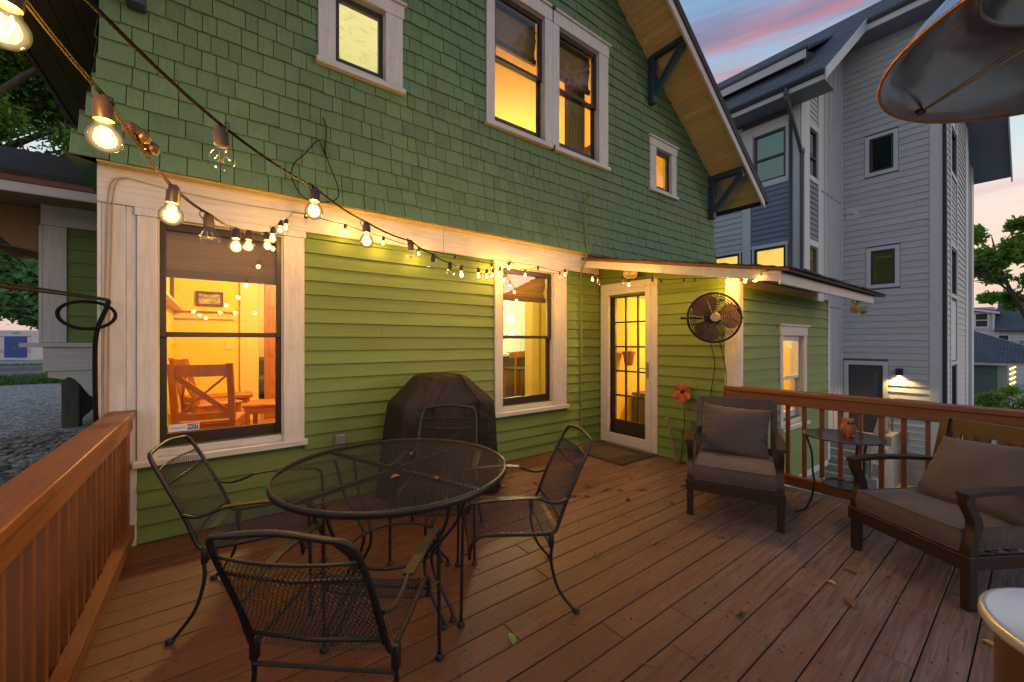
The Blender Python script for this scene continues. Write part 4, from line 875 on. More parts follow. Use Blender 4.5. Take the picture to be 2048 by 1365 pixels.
# armchairs
def make_armchair():
    t = thing('armchair', (0, 0, 0), 'x', 'armchair', 'dark wooden armchairs on the deck', 0); D_ = M['darkwood']
    for sx in (-1, 1):
        mb = MB(); mb.cbox(sx * .305 - .023, sx * .305 + .023, .290, .340, 0, .27, .004)
        mb.ribbon(cr([(sx * .305, .315, .265), (sx * .305, .312, .33), (sx * .305, .285, .42), (sx * .305, .288, .47), (sx * .305, .325, .545), (sx * .305, .33, .588)], 5), (.0215, 0, 0), (0, .025, 0)); mb.build('leg', D_, t)
        mb = MB(); mb.ribbon(cr([(sx * .300, -.335, 0), (sx * .300, -.27, .28), (sx * .298, -.275, .45), (sx * .293, -.365, .875)], 5), (.024, 0, 0), (0, .027, 0)); mb.build('leg', D_, t)
        mb = MB(); mb.ribbon(cr([(sx * .308, .358, .600), (sx * .312, .20, .614), (sx * .314, -.05, .608), (sx * .312, -.315, .590)], 5), (.030, 0, 0), (0, 0, .011)); mb.build('armrest', D_, t)
        mb = MB(); mb.cbox(sx * .305 - .014, sx * .305 + .014, -.27, .284, .205, .275, .003); mb.build('side_rail', D_, t)
    mb = MB(); mb.cbox(-.335, .335, .318, .352, .205, .285, .004); mb.build('front_rail', D_, t)
    mb = MB(); mb.cbox(-.275, .275, -.30, -.265, .20, .28, .004); mb.build('rear_rail', D_, t)
    yb = lambda z: -.275 - .09 * max(0, (z - .45) / .425)
    mb = MB(); mb.prism([(yb(.79) - .012, .785), (yb(.79) + .012, .785), (yb(.875) + .012, .878), (yb(.875) - .012, .878)], -.270, .270, lambda a, p, q: (a, p, q)); mb.build('top_rail', D_, t)
    mb = MB(); mb.prism([(yb(.42) - .011, .40), (yb(.42) + .011, .40), (yb(.47) + .011, .465), (yb(.47) - .011, .465)], -.272, .272, lambda a, p, q: (a, p, q)); mb.build('lower_rail', D_, t)
    for k in range(7):
        x = -.222 + k * .074; mb = MB(); mb.prism([(yb(.46) - .007, .464), (yb(.46) + .007, .464), (yb(.785) + .007, .786), (yb(.785) - .007, .786)], x - .019, x + .019, lambda a, p, q: (a, p, q)); mb.build('slat', D_, t)
    for k in range(5):
        y = -.22 + k * .12; mb = MB(); mb.cbox(-.290, .290, y - .03, y + .03, .276, .288, .002); mb.build('seat_slat', D_, t)
    # boxed seat cushion with piping
    bm = bmesh.new(); bmesh.ops.create_grid(bm, x_segments=14, y_segments=14, size=1); mb = MB(); g = random.Random(5)
    N = 15
    def cush(u, v):
        e = (1 - u ** 8) * (1 - v ** 8); return .018 * e + .006 * math.sin(3 * u + 1) * math.sin(2.6 * v) * e
    vs = [(-.275 + .55 * i / (N - 1), -.265 + .60 * j / (N - 1), .405 + cush(-1 + 2 * i / (N - 1), -1 + 2 * j / (N - 1))) for j in range(N) for i in range(N)]
    mb.add(vs, [(j * N + i, j * N + i + 1, (j + 1) * N + i + 1, (j + 1) * N + i) for j in range(N - 1) for i in range(N - 1)])
    ring = [(j * N + 0) for j in range(0)]
    per = [i for i in range(N)] + [j * N + N - 1 for j in range(1, N)] + [(N - 1) * N + i for i in range(N - 2, -1, -1)] + [j * N for j in range(N - 2, 0, -1)]
    b = len(mb.v); m_ = len(per)
    for lev, (z, o_) in enumerate(((.375, .010), (.33, .012), (.292, .002))):
        for idx, q in enumerate(per):
            x, y, _ = mb.v[q]; sgx = o_ * (1 if x > .26 else -1 if x < -.26 else 0); sgy = o_ * (1 if y > .32 else -1 if y < -.25 else 0); wv = .003 * math.sin(idx * 1.3 + lev)
            mb.v.append((x + sgx + (wv if sgx else 0), y + sgy + (wv if sgy else 0), z))
    for k in range(m_):
        k2 = (k + 1) % m_; mb.f.append((per[k], b + k, b + k2, per[k2]))
        for lev in (0, 1): mb.f.append((b + lev * m_ + k, b + (lev + 1) * m_ + k, b + (lev + 1) * m_ + k2, b + lev * m_ + k2))
    mb.f.append(tuple(b + 2 * m_ + k for k in range(m_))); cu = mb.build('seat_cushion', M['cushion'], t, True); autosmooth(cu, 48); bm.free()
    e = MB(); e.tube([(x * 1.004, y * 1.0 + .001, z + .002) for x, y, z in [mb.v[q] for q in per]], .0042, 6, closed=True); e.tube([(x, y, z) for x, y, z in mb.v[b + 2 * m_:b + 3 * m_]], .004, 6, closed=True); e.build('piping', M['cushion'], cu, True)
    return t
A1 = make_armchair(); FA = Vector((-.924, -.383, 0)); FB = Vector((-.854, .52, 0))
A1.location = (3.505, 1.556, 0); A1.rotation_euler = (0, 0, facing(FA.x, FA.y)); A1['label'] = 'dark wooden armchair with taupe cushion against the corner of the rear railing'
A2 = copy_tree(A1); A2.location = (3.577, .328, 0); A2.rotation_euler = (0, 0, facing(FB.x, FB.y)); A2['label'] = 'dark wooden armchair with taupe cushion at the right edge of the deck, slats lit orange'
def pillow(loc, f, label, tilt, w, h, th, roll, seed):
    g = random.Random(seed); N = 27; mb = MB(); p1, p2, p3 = [g.uniform(0, 6) for _ in range(3)]
    for sd in (1, -1):
        b = len(mb.v)
        for j in range(N):
            for i in range(N):
                u, v = -1 + 2 * i / (N - 1), -1 + 2 * j / (N - 1); e = max(0, (1 - u ** 2)) ** .42 * max(0, (1 - v ** 2)) ** .42
                pin = 1 - .085 * (1 - v * v) * abs(u) ** 3; pin2 = 1 - .075 * (1 - u * u) * abs(v) ** 3
                gather = .010 * math.sin(21 * v + p1) * abs(u) ** 6 * (1 - v * v) + .008 * math.sin(17 * u + p2) * abs(v) ** 6 * (1 - u * u)
                fold = .012 * math.sin(3.1 * u + 2.2 * v + p3) * e
                mb.v.append((u * w / 2 * pin, sd * (th * e + gather + fold * .7) + (0 if e else 0), v * h / 2 * pin2))
        mb.f += [(b + j * N + i, b + j * N + i + 1, b + (j + 1) * N + i + 1, b + (j + 1) * N + i)[::sd] for j in range(N - 1) for i in range(N - 1)]
    o = mb.build('throw_pillow', M['cushion'], None, True); o.location = loc
    o.rotation_euler = (Matrix.Rotation(facing(f.x, f.y), 3, 'Z') @ Matrix.Rotation(tilt, 3, 'X') @ Matrix.Rotation(roll, 3, 'Y')).to_euler()
    return tag(o, label, 'pillow', 'taupe pillows on the armchairs')
pillow((3.505 - FA.x * .150, 1.556 - FA.y * .150, .615), FA, 'square taupe pillow leaning upright on the armchair by the rear railing', R(21), .53, .44, .075, R(-2.5), 2)
pillow((3.577 - FB.x * .125 - .030, .328 - FB.y * .125 - .050, .592), FB, 'square taupe pillow slumped sideways on the armchair at the right edge', R(36), .56, .47, .10, R(4), 9)

# side table and owl
t = thing('side_table', (3.93, .93, 0), 'small round dark metal side table with a lower shelf by the railing', 'side table', rz=0); tb = plain('table_glaze', (.045, .045, .050), .22, .2, .35, 6, .05)
mb = MB(); mb.lathe([(.245, .648), (.258, .650), (.260, .658), (.256, .662), (.246, .660), (0, .660)], (0, 0, 0), 48); mb.build('tabletop', tb, t, True); mb = MB(); mb.lathe([(0, .270), (.14, .270), (.150, .276), (.150, .286), (.143, .288), (.140, .278), (0, .278)], (0, 0, 0), 36); mb.build('shelf', tb, t, False)
for k, a in enumerate((R(112), R(212), R(335))):
    C_, S_ = math.cos(a), math.sin(a); q = lambda r, z: (r * C_, r * S_, z); mb = MB(); mb.tube(cr([q(.235, .648), q(.225, .60), q(.20, .50), q(.195, .36), q(.185, .27), q(.20, .15), q(.235, .055), q(.285, .012), q(.315, .008)], 5), .0075, 7); mb.build('leg', M['black'], t, True)
ox, oy, oz = 3.955, .91, .6605
t = thing('owl_figurine', (ox, oy, oz), 'small carved orange clay owl standing on the round side table', 'figurine'); ow = plain('owl_clay', (.30, .095, .028), .6, 0, .45, 40, .5)
mb = MB(); mb.lathe([(.026, 0), (.036, .006), (.043, .035), (.045, .062), (.042, .085), (.036, .100), (.036, .110), (.034, .124), (.022, .136), (0, .139)], (ox, oy, oz), 20); mb.build('body', ow, t, True)
fd = Vector((-.8, -.6, 0)); sd_ = Vector((-.6, .8, 0))
for s_ in (-1, 1):
    c = Vector((ox, oy, oz)); mb = MB(); mb.lathe([(.012, 0), (.006, .016), (0, .024)], c + fd * .012 + sd_ * s_ * .027 + Vector((0, 0, .122)), 7); mb.build('ear_tuft', ow, t)
    mb = MB(); mb.ball(c + fd * .040 + sd_ * s_ * .015 + Vector((0, 0, .108)), .0105, 10); mb.build('eye', plain('owl_eye', (.06, .02, .01), .5), t, True)
    mb = MB(); mb.ball(c + sd_ * s_ * .035 + fd * .008 + Vector((0, 0, .055)), .036, 10, (.55, .55, 1.0)); mb.build('wing', ow, t, True)
    mb = MB(); mb.ball(c + fd * .040 + sd_ * s_ * .016 + Vector((0, 0, .007)), .012, 8, (1.2, 1.2, .6)); mb.build('foot', ow, t, True)
mb = MB(); mb.lathe([(.006, 0), (0, .018)], Vector((ox, oy, oz)) + fd * .040 + Vector((0, 0, .100)), 6, tuple(fd * .6 + Vector((0, 0, -.8)))); mb.build('beak', ow, t)

# doormat
s = NT('coir_mat'); s.set(Base_Color=s.ramp(s.noise(s.coord((30, 30, 30)), 3, 3), [(.35, (.028, .022, .012)), (.7, (.085, .062, .03))]), Roughness=.95); s.bump(s.noise(s.coord((60, 60, 60)), 3, 3), .8, .01)
mb = MB(); mb.cbox(3.66, 4.27, 2.83, 3.60, .002, .016, .006); tag(mb.build('doormat', s.m), 'dark coir doormat lying in front of the glazed door', 'doormat')

# ------------------------------------------------------------------ wall fan
FC = Vector((4.03, 1.985, 1.635)); FN = Vector((-.80, -.60, 0)).normalized(); FU = Vector((0, 0, 1)); FR = FN.cross(FU).normalized()
def fp(r, a, o=0): return FC + FR * (r * math.cos(a)) + FU * (r * math.sin(a)) + FN * o
t = thing('wall_fan', tuple(FC), 'black caged wall fan mounted on the white corner post above the railing', 'fan')
mb = MB(); mb.tube([fp(.248, k * math.pi / 24) for k in range(48)], .010, 6, closed=True); mb.build('cage_ring', M['black'], t, True)
mb = MB()
for sd, dep in ((1, .055), (-1, .075)):
    for i in range(1, 13):
        r = .045 + .0175 * i; o = sd * dep * (1 - (r / .248) ** 2.5); mb.tube([fp(r, k * math.pi / 15, o) for k in range(30)], .0030, 3, closed=True)
    for k in range(12):
        a = k * math.pi / 6; mb.tube([fp(r, a + (r - .04) * 1.1 * sd, sd * dep * (1 - (r / .248) ** 2.5)) for r in (.03, .10, .17, .22, .248)], .0028, 3, cap=False)
mb.build('cage_wire', M['black'], t, kind='stuff', fix=False)
mb = MB(); mb.lathe([(.045, -.004), (.045, .006), (.040, .008), (0, .009)], fp(0, 0, .058), 20, tuple(FN)); mb.build('badge', plain('brass_badge', (.40, .30, .16), .4, .6), t)
bl = plain('fan_blade', (.13, .070, .038), .5)
for k in range(3):
    a0 = R(55) + k * 2 * math.pi / 3; mb = MB(); vs = []; fs = []; m = 7
    for i in range(m):
        r = .045 + .190 * i / (m - 1); hw = .36 + .46 * math.sin(math.pi * min(1, i / (m - 1) * .80 + .12))
        for j in range(5):
            q = -1 + j / 2; vs.append(fp(r, a0 + q * hw, .016 * q))
        for j in range(5):
            q = -1 + j / 2; vs.append(fp(r, a0 + q * hw, .016 * q - .003))
    for i in range(m - 1):
        for j in range(4):
            b = i * 10 + j; fs += [(b, b + 1, b + 11, b + 10), (b + 5, b + 15, b + 16, b + 6)]
    mb.add(vs, fs); mb.build('blade', bl, t, True)
mb = MB(); mb.lathe([(.05, -.035), (.05, .02), (.03, .03), (0, .03)], fp(0, 0, 0), 16, tuple(FN)); mb.lathe([(.075, -.14), (.08, -.12), (.08, -.05), (.06, -.035)], fp(0, 0, 0), 18, tuple(FN)); mb.build('motor', M['black'], t)
mb = MB(); mb.tube([fp(.10, 0, -.07), fp(.275, 0, -.03), fp(.31, 0, -.03)], .012, 6); mb.tube([fp(.10, math.pi, -.07), fp(.275, math.pi, -.03)], .010, 6); mb.cbox(4.325, 4.349, 1.90, 1.99, 1.55, 1.72, .004); mb.tube([tuple(fp(0, 0, -.13)), (4.26, 2.00, 1.66), (4.335, 1.95, 1.66)], .014, 6); mb.build('bracket', M['black'], t)
for i, (y0, y1) in enumerate(((2.06, 2.13), (1.96, 1.99))):
    mb = MB(); mb.tube(cr([(4.08, y0, 1.42), (4.24, y0 + .02, 1.18), (4.30, y1, .98), (4.31, y1 + .03, .74), (4.315, y1 - .01, .45)], 6), .0042, 5); mb.build('cord', M['cable'], t)

# ------------------------------------------------------------------ garden stake and driftwood by the door
t = thing('flower_stake', (4.27, 2.47, 0), 'rusty metal flower on a tall stake beside the glazed door', 'ornament'); rust = plain('orange_rust', (.34, .070, .022), .6, .1, .35, 22, .3)
mb = MB(); mb.tube(cr([(4.30, 2.50, 0), (4.28, 2.46, .30), (4.275, 2.44, .50), (4.25, 2.425, .66), (4.25, 2.435, .80)], 6), .007, 6); mb.build('stem', plain('stem_rust', (.10, .055, .02), .7), t)
c = Vector((4.235, 2.436, .835))
for a, l in ((R(38), .105), (R(142), .105), (R(222), .12), (R(318), .12), (R(270), .13)):
    mb = MB(); d = Vector((0, math.cos(a), math.sin(a))); w = Vector((0, -math.sin(a), math.cos(a))); pr = [(.0, .010), (.25, .028), (.6, .045), (.85, .040), (1, .018)]
    vs = []
    for f, hw in pr:
        for q in (-1, 0, 1): vs.append(c + d * (l * f) + w * (hw * q) + Vector((-.02 * f + (.010 if q else 0) - .010, 0, 0)))
    n = len(vs); vs += [v + Vector((.004, 0, 0)) for v in vs]; fs = []
    for i in range(4):
        for j in range(2):
            b = i * 3 + j; fs += [(b, b + 1, b + 4, b + 3), (n + b, n + b + 3, n + b + 4, n + b + 1)]
    mb.add(vs, fs); mb.build('petal', rust, t)
mb = MB(); mb.ball(c + Vector((-.022, 0, 0)), .022, 10); mb.build('flower_centre', M['sash'], t, True)
for k in range(2):
    mb = MB(); z = .34 + .13 * k; b_ = Vector((4.275, 2.44, z)); mb.ribbon(cr([b_, b_ + Vector((-.03, .05 - .10 * k, .05)), b_ + Vector((-.04, .10 - .20 * k, .02))], 3), (.012, 0, .008), (0, 0, .002)); mb.build('leaf', plain('stake_leaf', (.10, .05, .02), .6), t)
drift = wood('driftwood', (.30, .20, .10), (.16, .10, .05), (20, 20, 3), .7, .5)
for pts, lb in (([(4.22, 2.50, .005), (4.20, 2.54, .25), (4.19, 2.60, .52)], 'bare stick leaning on the yellow lit wall left of the flower stake'), ([(4.23, 2.37, .005), (4.24, 2.33, .25), (4.26, 2.27, .50)], 'bare stick leaning on the wall between the flower stake and the armchair')):
    mb = MB(); mb.tube(cr(pts, 5), [.020, .021, .019, .02, .018, .019, .017, .018, .016, .017, .016], 8); tag(mb.build('stick', drift, None, True), lb, 'stick', 'driftwood sticks by the door')

# ------------------------------------------------------------------ string lights
BULB_COL = (1, .45, .065)
def bulb_glass(lit):
    s = NT('lit_bulb_glass' if lit else 'clear_bulb_glass')
    lw = s.n('ShaderNodeLayerWeight'); lw.inputs[0].default_value = .35
    tr = s.n('ShaderNodeBsdfTransparent'); gl = s.n('ShaderNodeBsdfGlossy'); gl.inputs['Roughness'].default_value = .03
    m1 = s.n('ShaderNodeMixShader'); s.l(s.schlick(.05), m1.inputs[0]); s.l(tr.outputs[0], m1.inputs[1]); s.l(gl.outputs[0], m1.inputs[2])
    if lit:
        e = s.n('ShaderNodeEmission'); s.l(s.ramp(lw.outputs['Facing'], [(.0, (1, .80, .40)), (.8, (1, .50, .10))]), e.inputs[0]); s.l(s.ramp(lw.outputs['Facing'], [(.0, (1, 1, 1)), (.5, (.20,) * 3), (1, (.14,) * 3)]), e.inputs[1])
        mu = s.n('ShaderNodeMath', operation='MULTIPLY'); mu.inputs[1].default_value = .75; s.l(e.inputs[1].links[0].from_socket, mu.inputs[0]); s.l(mu.outputs[0], e.inputs[1])
        m2 = s.n('ShaderNodeMixShader'); m2.inputs[0].default_value = .62; s.l(m1.outputs[0], m2.inputs[1]); s.l(e.outputs[0], m2.inputs[2]); s.l(m2.outputs[0], s.out.inputs[0])
    else: s.l(m1.outputs[0], s.out.inputs[0])
    return s.m
LITG, CLRG = bulb_glass(True), bulb_glass(False); FIL = emit('filament', (1, .70, .30), 60); FILOFF = plain('cold_filament', (.20, .12, .06), .4, .5)
SOCK = plain('brown_socket', (.030, .018, .013), .45)
_bm = {}
def bulb_parts():
    prof = [(.010, .032), (.0105, .027), (.013, .0215)] + [(.0235 * math.cos(a), .0235 * math.sin(a) - .002) for a in [R(x) for x in (52, 35, 18, 0, -18, -36, -54, -72)]] + [(0, -.0255)]
    for nm_, m in (('lit', LITG), ('off', CLRG)):
        a = MB(); a.lathe(prof, (0, 0, 0), 18); o = a.build('b', m, None, True); _bm[nm_] = o.data; bpy.data.objects.remove(o)
        a = MB(); a.tube(cr([(-.005, 0, .016), (-.007, 0, .0), (-.002, .003, -.008), (.003, -.003, -.006), (.007, 0, .002), (.005, 0, .016)], 3), .0012, 4); o = a.build('f', FIL if nm_ == 'lit' else FILOFF, None); _bm['f' + nm_] = o.data; bpy.data.objects.remove(o)
    a = MB(); a.lathe([(.0105, .026), (.0135, .027), (.0135, .052), (.0115, .056), (.010, .064), (.006, .068), (0, .068)], (0, 0, 0), 12); a.tube([(.0135, 0, .05), (.020, 0, .062), (.018, 0, .072), (.010, 0, .070)], .002, 4); o = a.build('s', SOCK, None); autosmooth(o, 45); _bm['s'] = o.data; bpy.data.objects.remove(o)
bulb_parts()
def string(label, pts, bulbs, power=1.0, extra=None):
    """bulbs: (x,y,z of the globe's centre, lit); the cable runs through the sockets"""
    t = thing('string_lights', tuple(bulbs[0][:3]), label, 'string lights', 'festoon lights strung over the deck')
    path = [pts[0]]
    bb = [Vector(b[:3]) + Vector((0, 0, .064)) for b in bulbs]
    allp = [Vector(p) for p in pts[0]] + bb + [Vector(p) for p in pts[1]]; sm = [allp[0]]
    for a, b in zip(allp[:-1], allp[1:]):
        for k in range(1, 7):
            f = k / 6; p = a.lerp(b, f); p = p - Vector((0, 0, .05 * (a - b).length * 4 * f * (1 - f) * .5)); sm.append(p)
    mb = MB(); mb.tube(sm, .0019, 5); mb.tube([p + Vector((.0028, .002, .003)) for p in sm], .0017, 5); mb.build('cable', M['cable'], t)
    for x, y, z, lit in bulbs:
        k = 'lit' if lit else 'off'; loc = Vector((x, y, z)) - wloc(t); rot = (random.uniform(-.12, .12), random.uniform(-.12, .12), random.uniform(0, 6))
        b = bpy.data.objects.new('bulb', _bm[k]); COL.objects.link(b); b.parent = t; b.location = loc; b.rotation_euler = rot
        for nm_, me in (('filament', _bm['f' + k]), ('socket', _bm['s'])):
            q = bpy.data.objects.new(nm_, me); COL.objects.link(q); q.parent = b
        if lit: lamp('bulb_light', (x, y, z), power, BULB_COL, .018, t)
    if extra:
        for p in extra: 
            mb = MB(); d = Vector((.55, .45, -.20)).normalized(); mb.lathe([(.006, -.022), (.011, -.018), (.013, -.004), (.011, 0), (.013, .004), (.013, .014), (.006, .022)], p, 10, tuple(d)); mb.build('plug', SOCK, t)
    return t
SA = [(-0.21, 0.782, 1.794, 1), (-0.144, 0.933, 1.738, 1), (-0.078, 1.208, 1.692, 1), (-0.008, 1.444, 1.7, 0), (0.064, 1.727, 1.738, 1), (0.118, 2.011, 1.8, 1), (0.215, 2.314, 1.874, 1), (0.267, 2.612, 1.978, 1), (0.348, 2.989, 2.123, 1), (0.43, 3.365, 2.239, 1)]
SB = [(0.015, 1.014, 1.777, 0), (0.226, 1.23, 1.767, 1), (0.437, 1.447, 1.758, 1), (0.695, 1.666, 1.775, 0), (0.924, 1.932, 1.794, 0), (1.165, 2.189, 1.817, 0), (1.396, 2.453, 1.863, 1), (1.678, 2.679, 1.912, 1), (1.921, 2.935, 1.965, 1), (2.155, 3.196, 2.031, 1), (2.39, 3.395, 2.106, 0), (2.613, 3.54, 2.204, 1)]
SCc = [(0.605, 3.61, 2.374, 0), (0.912, 3.61, 2.341, 1), (1.235, 3.61, 2.287, 1), (1.582, 3.61, 2.235, 1), (1.982, 3.61, 2.215, 0), (2.435, 3.61, 2.18, 1)]
SD = [(2.868, 3.574, 2.157, 1), (2.979, 3.466, 2.191, 0), (3.162, 3.303, 2.127, 0), (3.194, 3.255, 2.147, 1), (3.428, 3.054, 2.093, 1), (3.47, 3.00, 2.044, 0), (3.654, 2.822, 2.051, 0), (3.691, 2.756, 2.019, 1), (3.883, 2.588, 2.033, 0), (3.94, 2.52, 2.014, 0), (4.095, 2.341, 2.017, 0), (4.166, 2.25, 2.013, 0), (4.153, 1.91, 1.988, 1), (4.113, 1.728, 1.978, 1), (4.053, 1.61, 1.968, 1), (3.984, 1.537, 1.966, 1)]
BP = 11.0
string('festoon string from the upper left dipping across the dining room window', ([(-.55, .10, 2.25), (-.175, .70, 1.86)], [(.52, 3.70, 2.46)]), SA, 11, [(-.118, 1.045, 1.80), (-.108, 1.090, 1.797)])
string('long festoon string sweeping from the upper left to the hook above the kitchen window', ([(-.52, .06, 2.25), (-.165, .715, 1.862)], [(2.761, 3.70, 2.31)]), SB, 13)
string('festoon string along the white band between the two ground floor windows', ([(.52, 3.70, 2.46)], [(2.761, 3.70, 2.31)]), SCc, 7)
string('festoon string from the kitchen window past the glazed door to the low roof corner', ([(2.761, 3.70, 2.31)], [(3.947, 1.41, 2.035)]), SD, 19)


# twin flood lamps, conduit, socket, cables
def flood(loc, label, dirs, mount):
    t = thing('flood_lamp', loc, label, 'lamp', 'twin flood lamps'); c = Vector(loc)
    mb = MB(); mb.lathe([(.05, 0), (.05, .018), (.03, .025), (0, .025)], c, 14, mount); mb.build('mount', M['metal'] if dirs[0][0] < 0 else M['metal'], t)
    for off, d in zip((-1, 1), dirs):
        d = Vector(d).normalized(); side = Vector(mount).cross(Vector((0, 0, 1))) if abs(mount[2]) < .5 else Vector((1, 0, 0)); p = c + Vector(mount) * .03 + side * (.055 * off); q = p + Vector(mount) * .03 + d * .02
        mb = MB(); mb.tube([c + Vector(mount) * .02, p, q], .010, 6); mb.lathe([(.020, 0), (.022, .03), (.030, .045), (.056, .085), (.060, .10)], q, 18, tuple(d)); hd = mb.build('lamp_head', plain('lamp_shell', (.38, .33, .24), .45, .3), t, False); autosmooth(hd, 50)
        mb = MB(); mb.lathe([(.057, .094), (.045, .106), (.02, .111), (0, .112)], q, 18, tuple(d)); mb.build('lens', plain('lamp_lens', (.45, .34, .18), .15, .4, .3, 60, .4), hd, True)
    return t
flood((4.325, 3.13, 2.27), 'twin flood lamp with amber lenses on the wall above the glazed door', [(-.85, -.2, -.25), (-.80, -.50, -.2)], (-1, 0, 0))
flood((6.75, 1.47, 1.925), 'twin flood lamp hanging below the end of the low roof', [(-.80, -.25, -.45), (.6, -.6, -.55)], (0, 0, -1))
mb = MB(); mb.tube(cr([(3.975, 3.60, 3.36), (3.975, 3.585, 3.33)], 2) + [Vector(p) for p in ((3.975, 3.685, 3.27), (3.965, 3.66, 2.95), (3.955, 3.615, 2.60), (3.94, 3.62, 2.52), (3.935, 3.70, 2.34), (3.940, 3.712, 2.28), (3.946, 3.715, .05))], .0105, 7); mb.lathe([(.02, 0), (.03, .01), (.03, .04), (.012, .055)], (3.975, 3.60, 3.33), 10)
for z in (2.1, 1.3, .55): mb.box(3.92, 3.972, 3.722, 3.728, z, z + .02)
tag(mb.build('conduit_pipe', M['clap']), 'thin green painted conduit pipe running up the wall left of the door', 'pipe')
t = thing('wall_socket', (.88, 3.72, .50), 'weatherproof electric socket on the clapboards behind the table', 'socket'); mb = MB(); mb.cbox(.845, .925, 3.685, 3.728, .455, .575, .006); mb.build('box', M['metal'], t); mb = MB(); mb.cbox(.84, .93, 3.655, 3.6845, .50, .585, .008); mb.build('cover', plain('grey_cover', (.18, .18, .19), .3), t)
t = thing('service_cable', (-.56, 3.70, 1.66), 'thick black service cable looped and hanging down the house corner', 'cable')
mb = MB(); mb.tube([(-.545, .6, 1.52), (-.546, 2.0, 1.575), (-.55, 3.0, 1.63), (-.552, 3.69, 1.665)], .0055, 6); mb.tube([(-.555, .6, 1.535), (-.556, 2.0, 1.588), (-.56, 3.0, 1.642), (-.555, 3.69, 1.675)], .0050, 6); mb.tube(cr([(-.553, 3.69, 1.665), (-.556, 3.66, 1.62), (-.60, 3.64, 1.45), (-.617, 3.70, 1.20), (-.615, 3.72, .80), (-.612, 3.725, .30)], 6), .013, 6); mb.build('line', M['cable'], t)
mb = MB(); mb.tube([(-.625 + .125 * math.cos(a), 3.55 + .02 * math.sin(a * 2) - .35 * 0, 1.56 + .085 * math.sin(a)) for a in [k * math.pi / 16 for k in range(32)]], .010, 6, closed=True); mb.build('loop', M['cable'], t)
t = thing('tan_wires', (-.54, 3.70, 2.4), 'pair of thin tan wires running down the white corner board', 'wire')
for dx in (0, .022):
    mb = MB(); mb.tube(cr([(-.46, 3.706, 2.50), (-.53 + dx, 3.706, 2.47), (-.555 + dx, 3.708, 2.35), (-.565 + dx, 3.714, 2.0), (-.572 + dx, 3.714, 1.66), (-.578 + dx, 3.714, 1.2), (-.575 + dx * .6, 3.714, .6), (-.58 + dx * .6, 3.714, .2)], 6), .0038, 5); mb.build('wire', M['tan'], t)
mb = MB(); mb.tube(cr([(-.46, 3.706, 2.50), (-.2, 3.704, 2.47), (.1, 3.704, 2.455), (.5, 3.704, 2.46), (.62, 3.704, 2.465)], 6), .003, 5); mb.build('wire', plain('grey_wire', (.34, .32, .30), .6), t)
mb = MB(); mb.tube(cr([(.755, 3.71, 3.32), (.775, 3.70, 3.24), (.77, 3.69, 3.10), (.76, 3.66, 3.00), (.80, 3.63, 2.86), (.85, 3.60, 2.70), (.83, 3.60, 2.60), (.70, 3.585, 2.545), (.60, 3.58, 2.55), (.535, 3.59, 2.62), (.50, 3.60, 2.72), (.52, 3.62, 2.83), (.60, 3.65, 2.94), (.69, 3.68, 3.08), (.72, 3.69, 3.10), (.745, 3.68, 3.03), (.76, 3.665, 2.98)], 6), .0042, 5); tag(mb.build('loose_cable', M['cable']), 'loose loop of black cable hanging on the green shingles', 'cable')

# ------------------------------------------------------------------ patio heater at the right edge
hx, hy, hz = 1.435, -.132, 2.03
t = thing('patio_heater', (hx, hy, 0), 'steel patio heater with wide round reflector and copper rim at the right edge', 'heater')
s = NT('brushed_dark_steel'); v = s.coord((1, 1, 1)); s.set(Base_Color=s.ramp(s.noise(v, 5, 5), [(.3, (.36, .35, .34)), (.7, (.54, .53, .52))]), Metallic=1.0, Roughness=.21); s.bump(s.noise(s.coord((3, 3, 3)), 2, 3), .15, .02); steel = s.m
mb = MB(); mb.lathe([(.10, .190), (.208, .165), (.212, .142), (.224, .138), (.236, .146), (.30, .108), (.345, .054), (.364, .016), (.376, .010), (.388, .002)], (hx, hy, hz), 72); mb.f = [f for f in mb.f if len(f) == 4]
mb.lathe([(.388, .006), (.374, .020), (.348, .062), (.30, .115), (.20, .173), (.10, .198), (0, .2)], (hx, hy, hz), 72); mb.f = [f for f in mb.f if len(f) == 4]; mb.build('reflector', steel, t, True)
mb = MB(); mb.tube([(hx + .391 * math.cos(k * math.pi / 40), hy + .391 * math.sin(k * math.pi / 40), hz) for k in range(80)], .0040, 6, closed=True); mb.build('rim', plain('copper_rim', (.52, .22, .07), .35, .9, .3, 12, .1), t, True)
mb = MB(); mb.lathe([(.10, .19), (.150, .15), (.150, .04), (.144, .03), (.136, .04), (.10, .10), (0, .11)], (hx, hy, hz), 40); mb.build('burner_ring', steel, t, True)
mb = MB(); mb.lathe([(0, -.005), (.06, .0), (.11, .02), (.138, .06), (.13, .10), (.10, .13)], (hx, hy, hz), 24); mb.build('burner_cap', plain('soot_steel', (.05, .048, .048), .4, .7), t, True)
for k in range(3):
    a = R(66 + 120 * k); C_, S_ = math.cos(a), math.sin(a)
    mb = MB(); mb.tube([(hx + .148 * C_, hy + .148 * S_, hz + .050), (hx + .372 * C_, hy + .372 * S_, hz + .012)], .0032, 6); mb.tube([(hx + .148 * C_ - .02 * S_, hy + .148 * S_ + .02 * C_, hz + .056), (hx + .355 * C_ - .004 * S_, hy + .355 * S_ + .004 * C_, hz + .014)], .002, 6); mb.build('rod', M['metal'], t)
    mb = MB(); mb.ball((hx + .368 * C_, hy + .368 * S_, hz + .010), .011, 8, (1, 1, .7)); mb.build('rod_bolt', plain('rusty_bolt', (.14, .055, .02), .7), t)
s = NT('bronze_shell'); s.set(Base_Color=(.30, .17, .075), Metallic=.85, Roughness=.32); bz_ = s.m
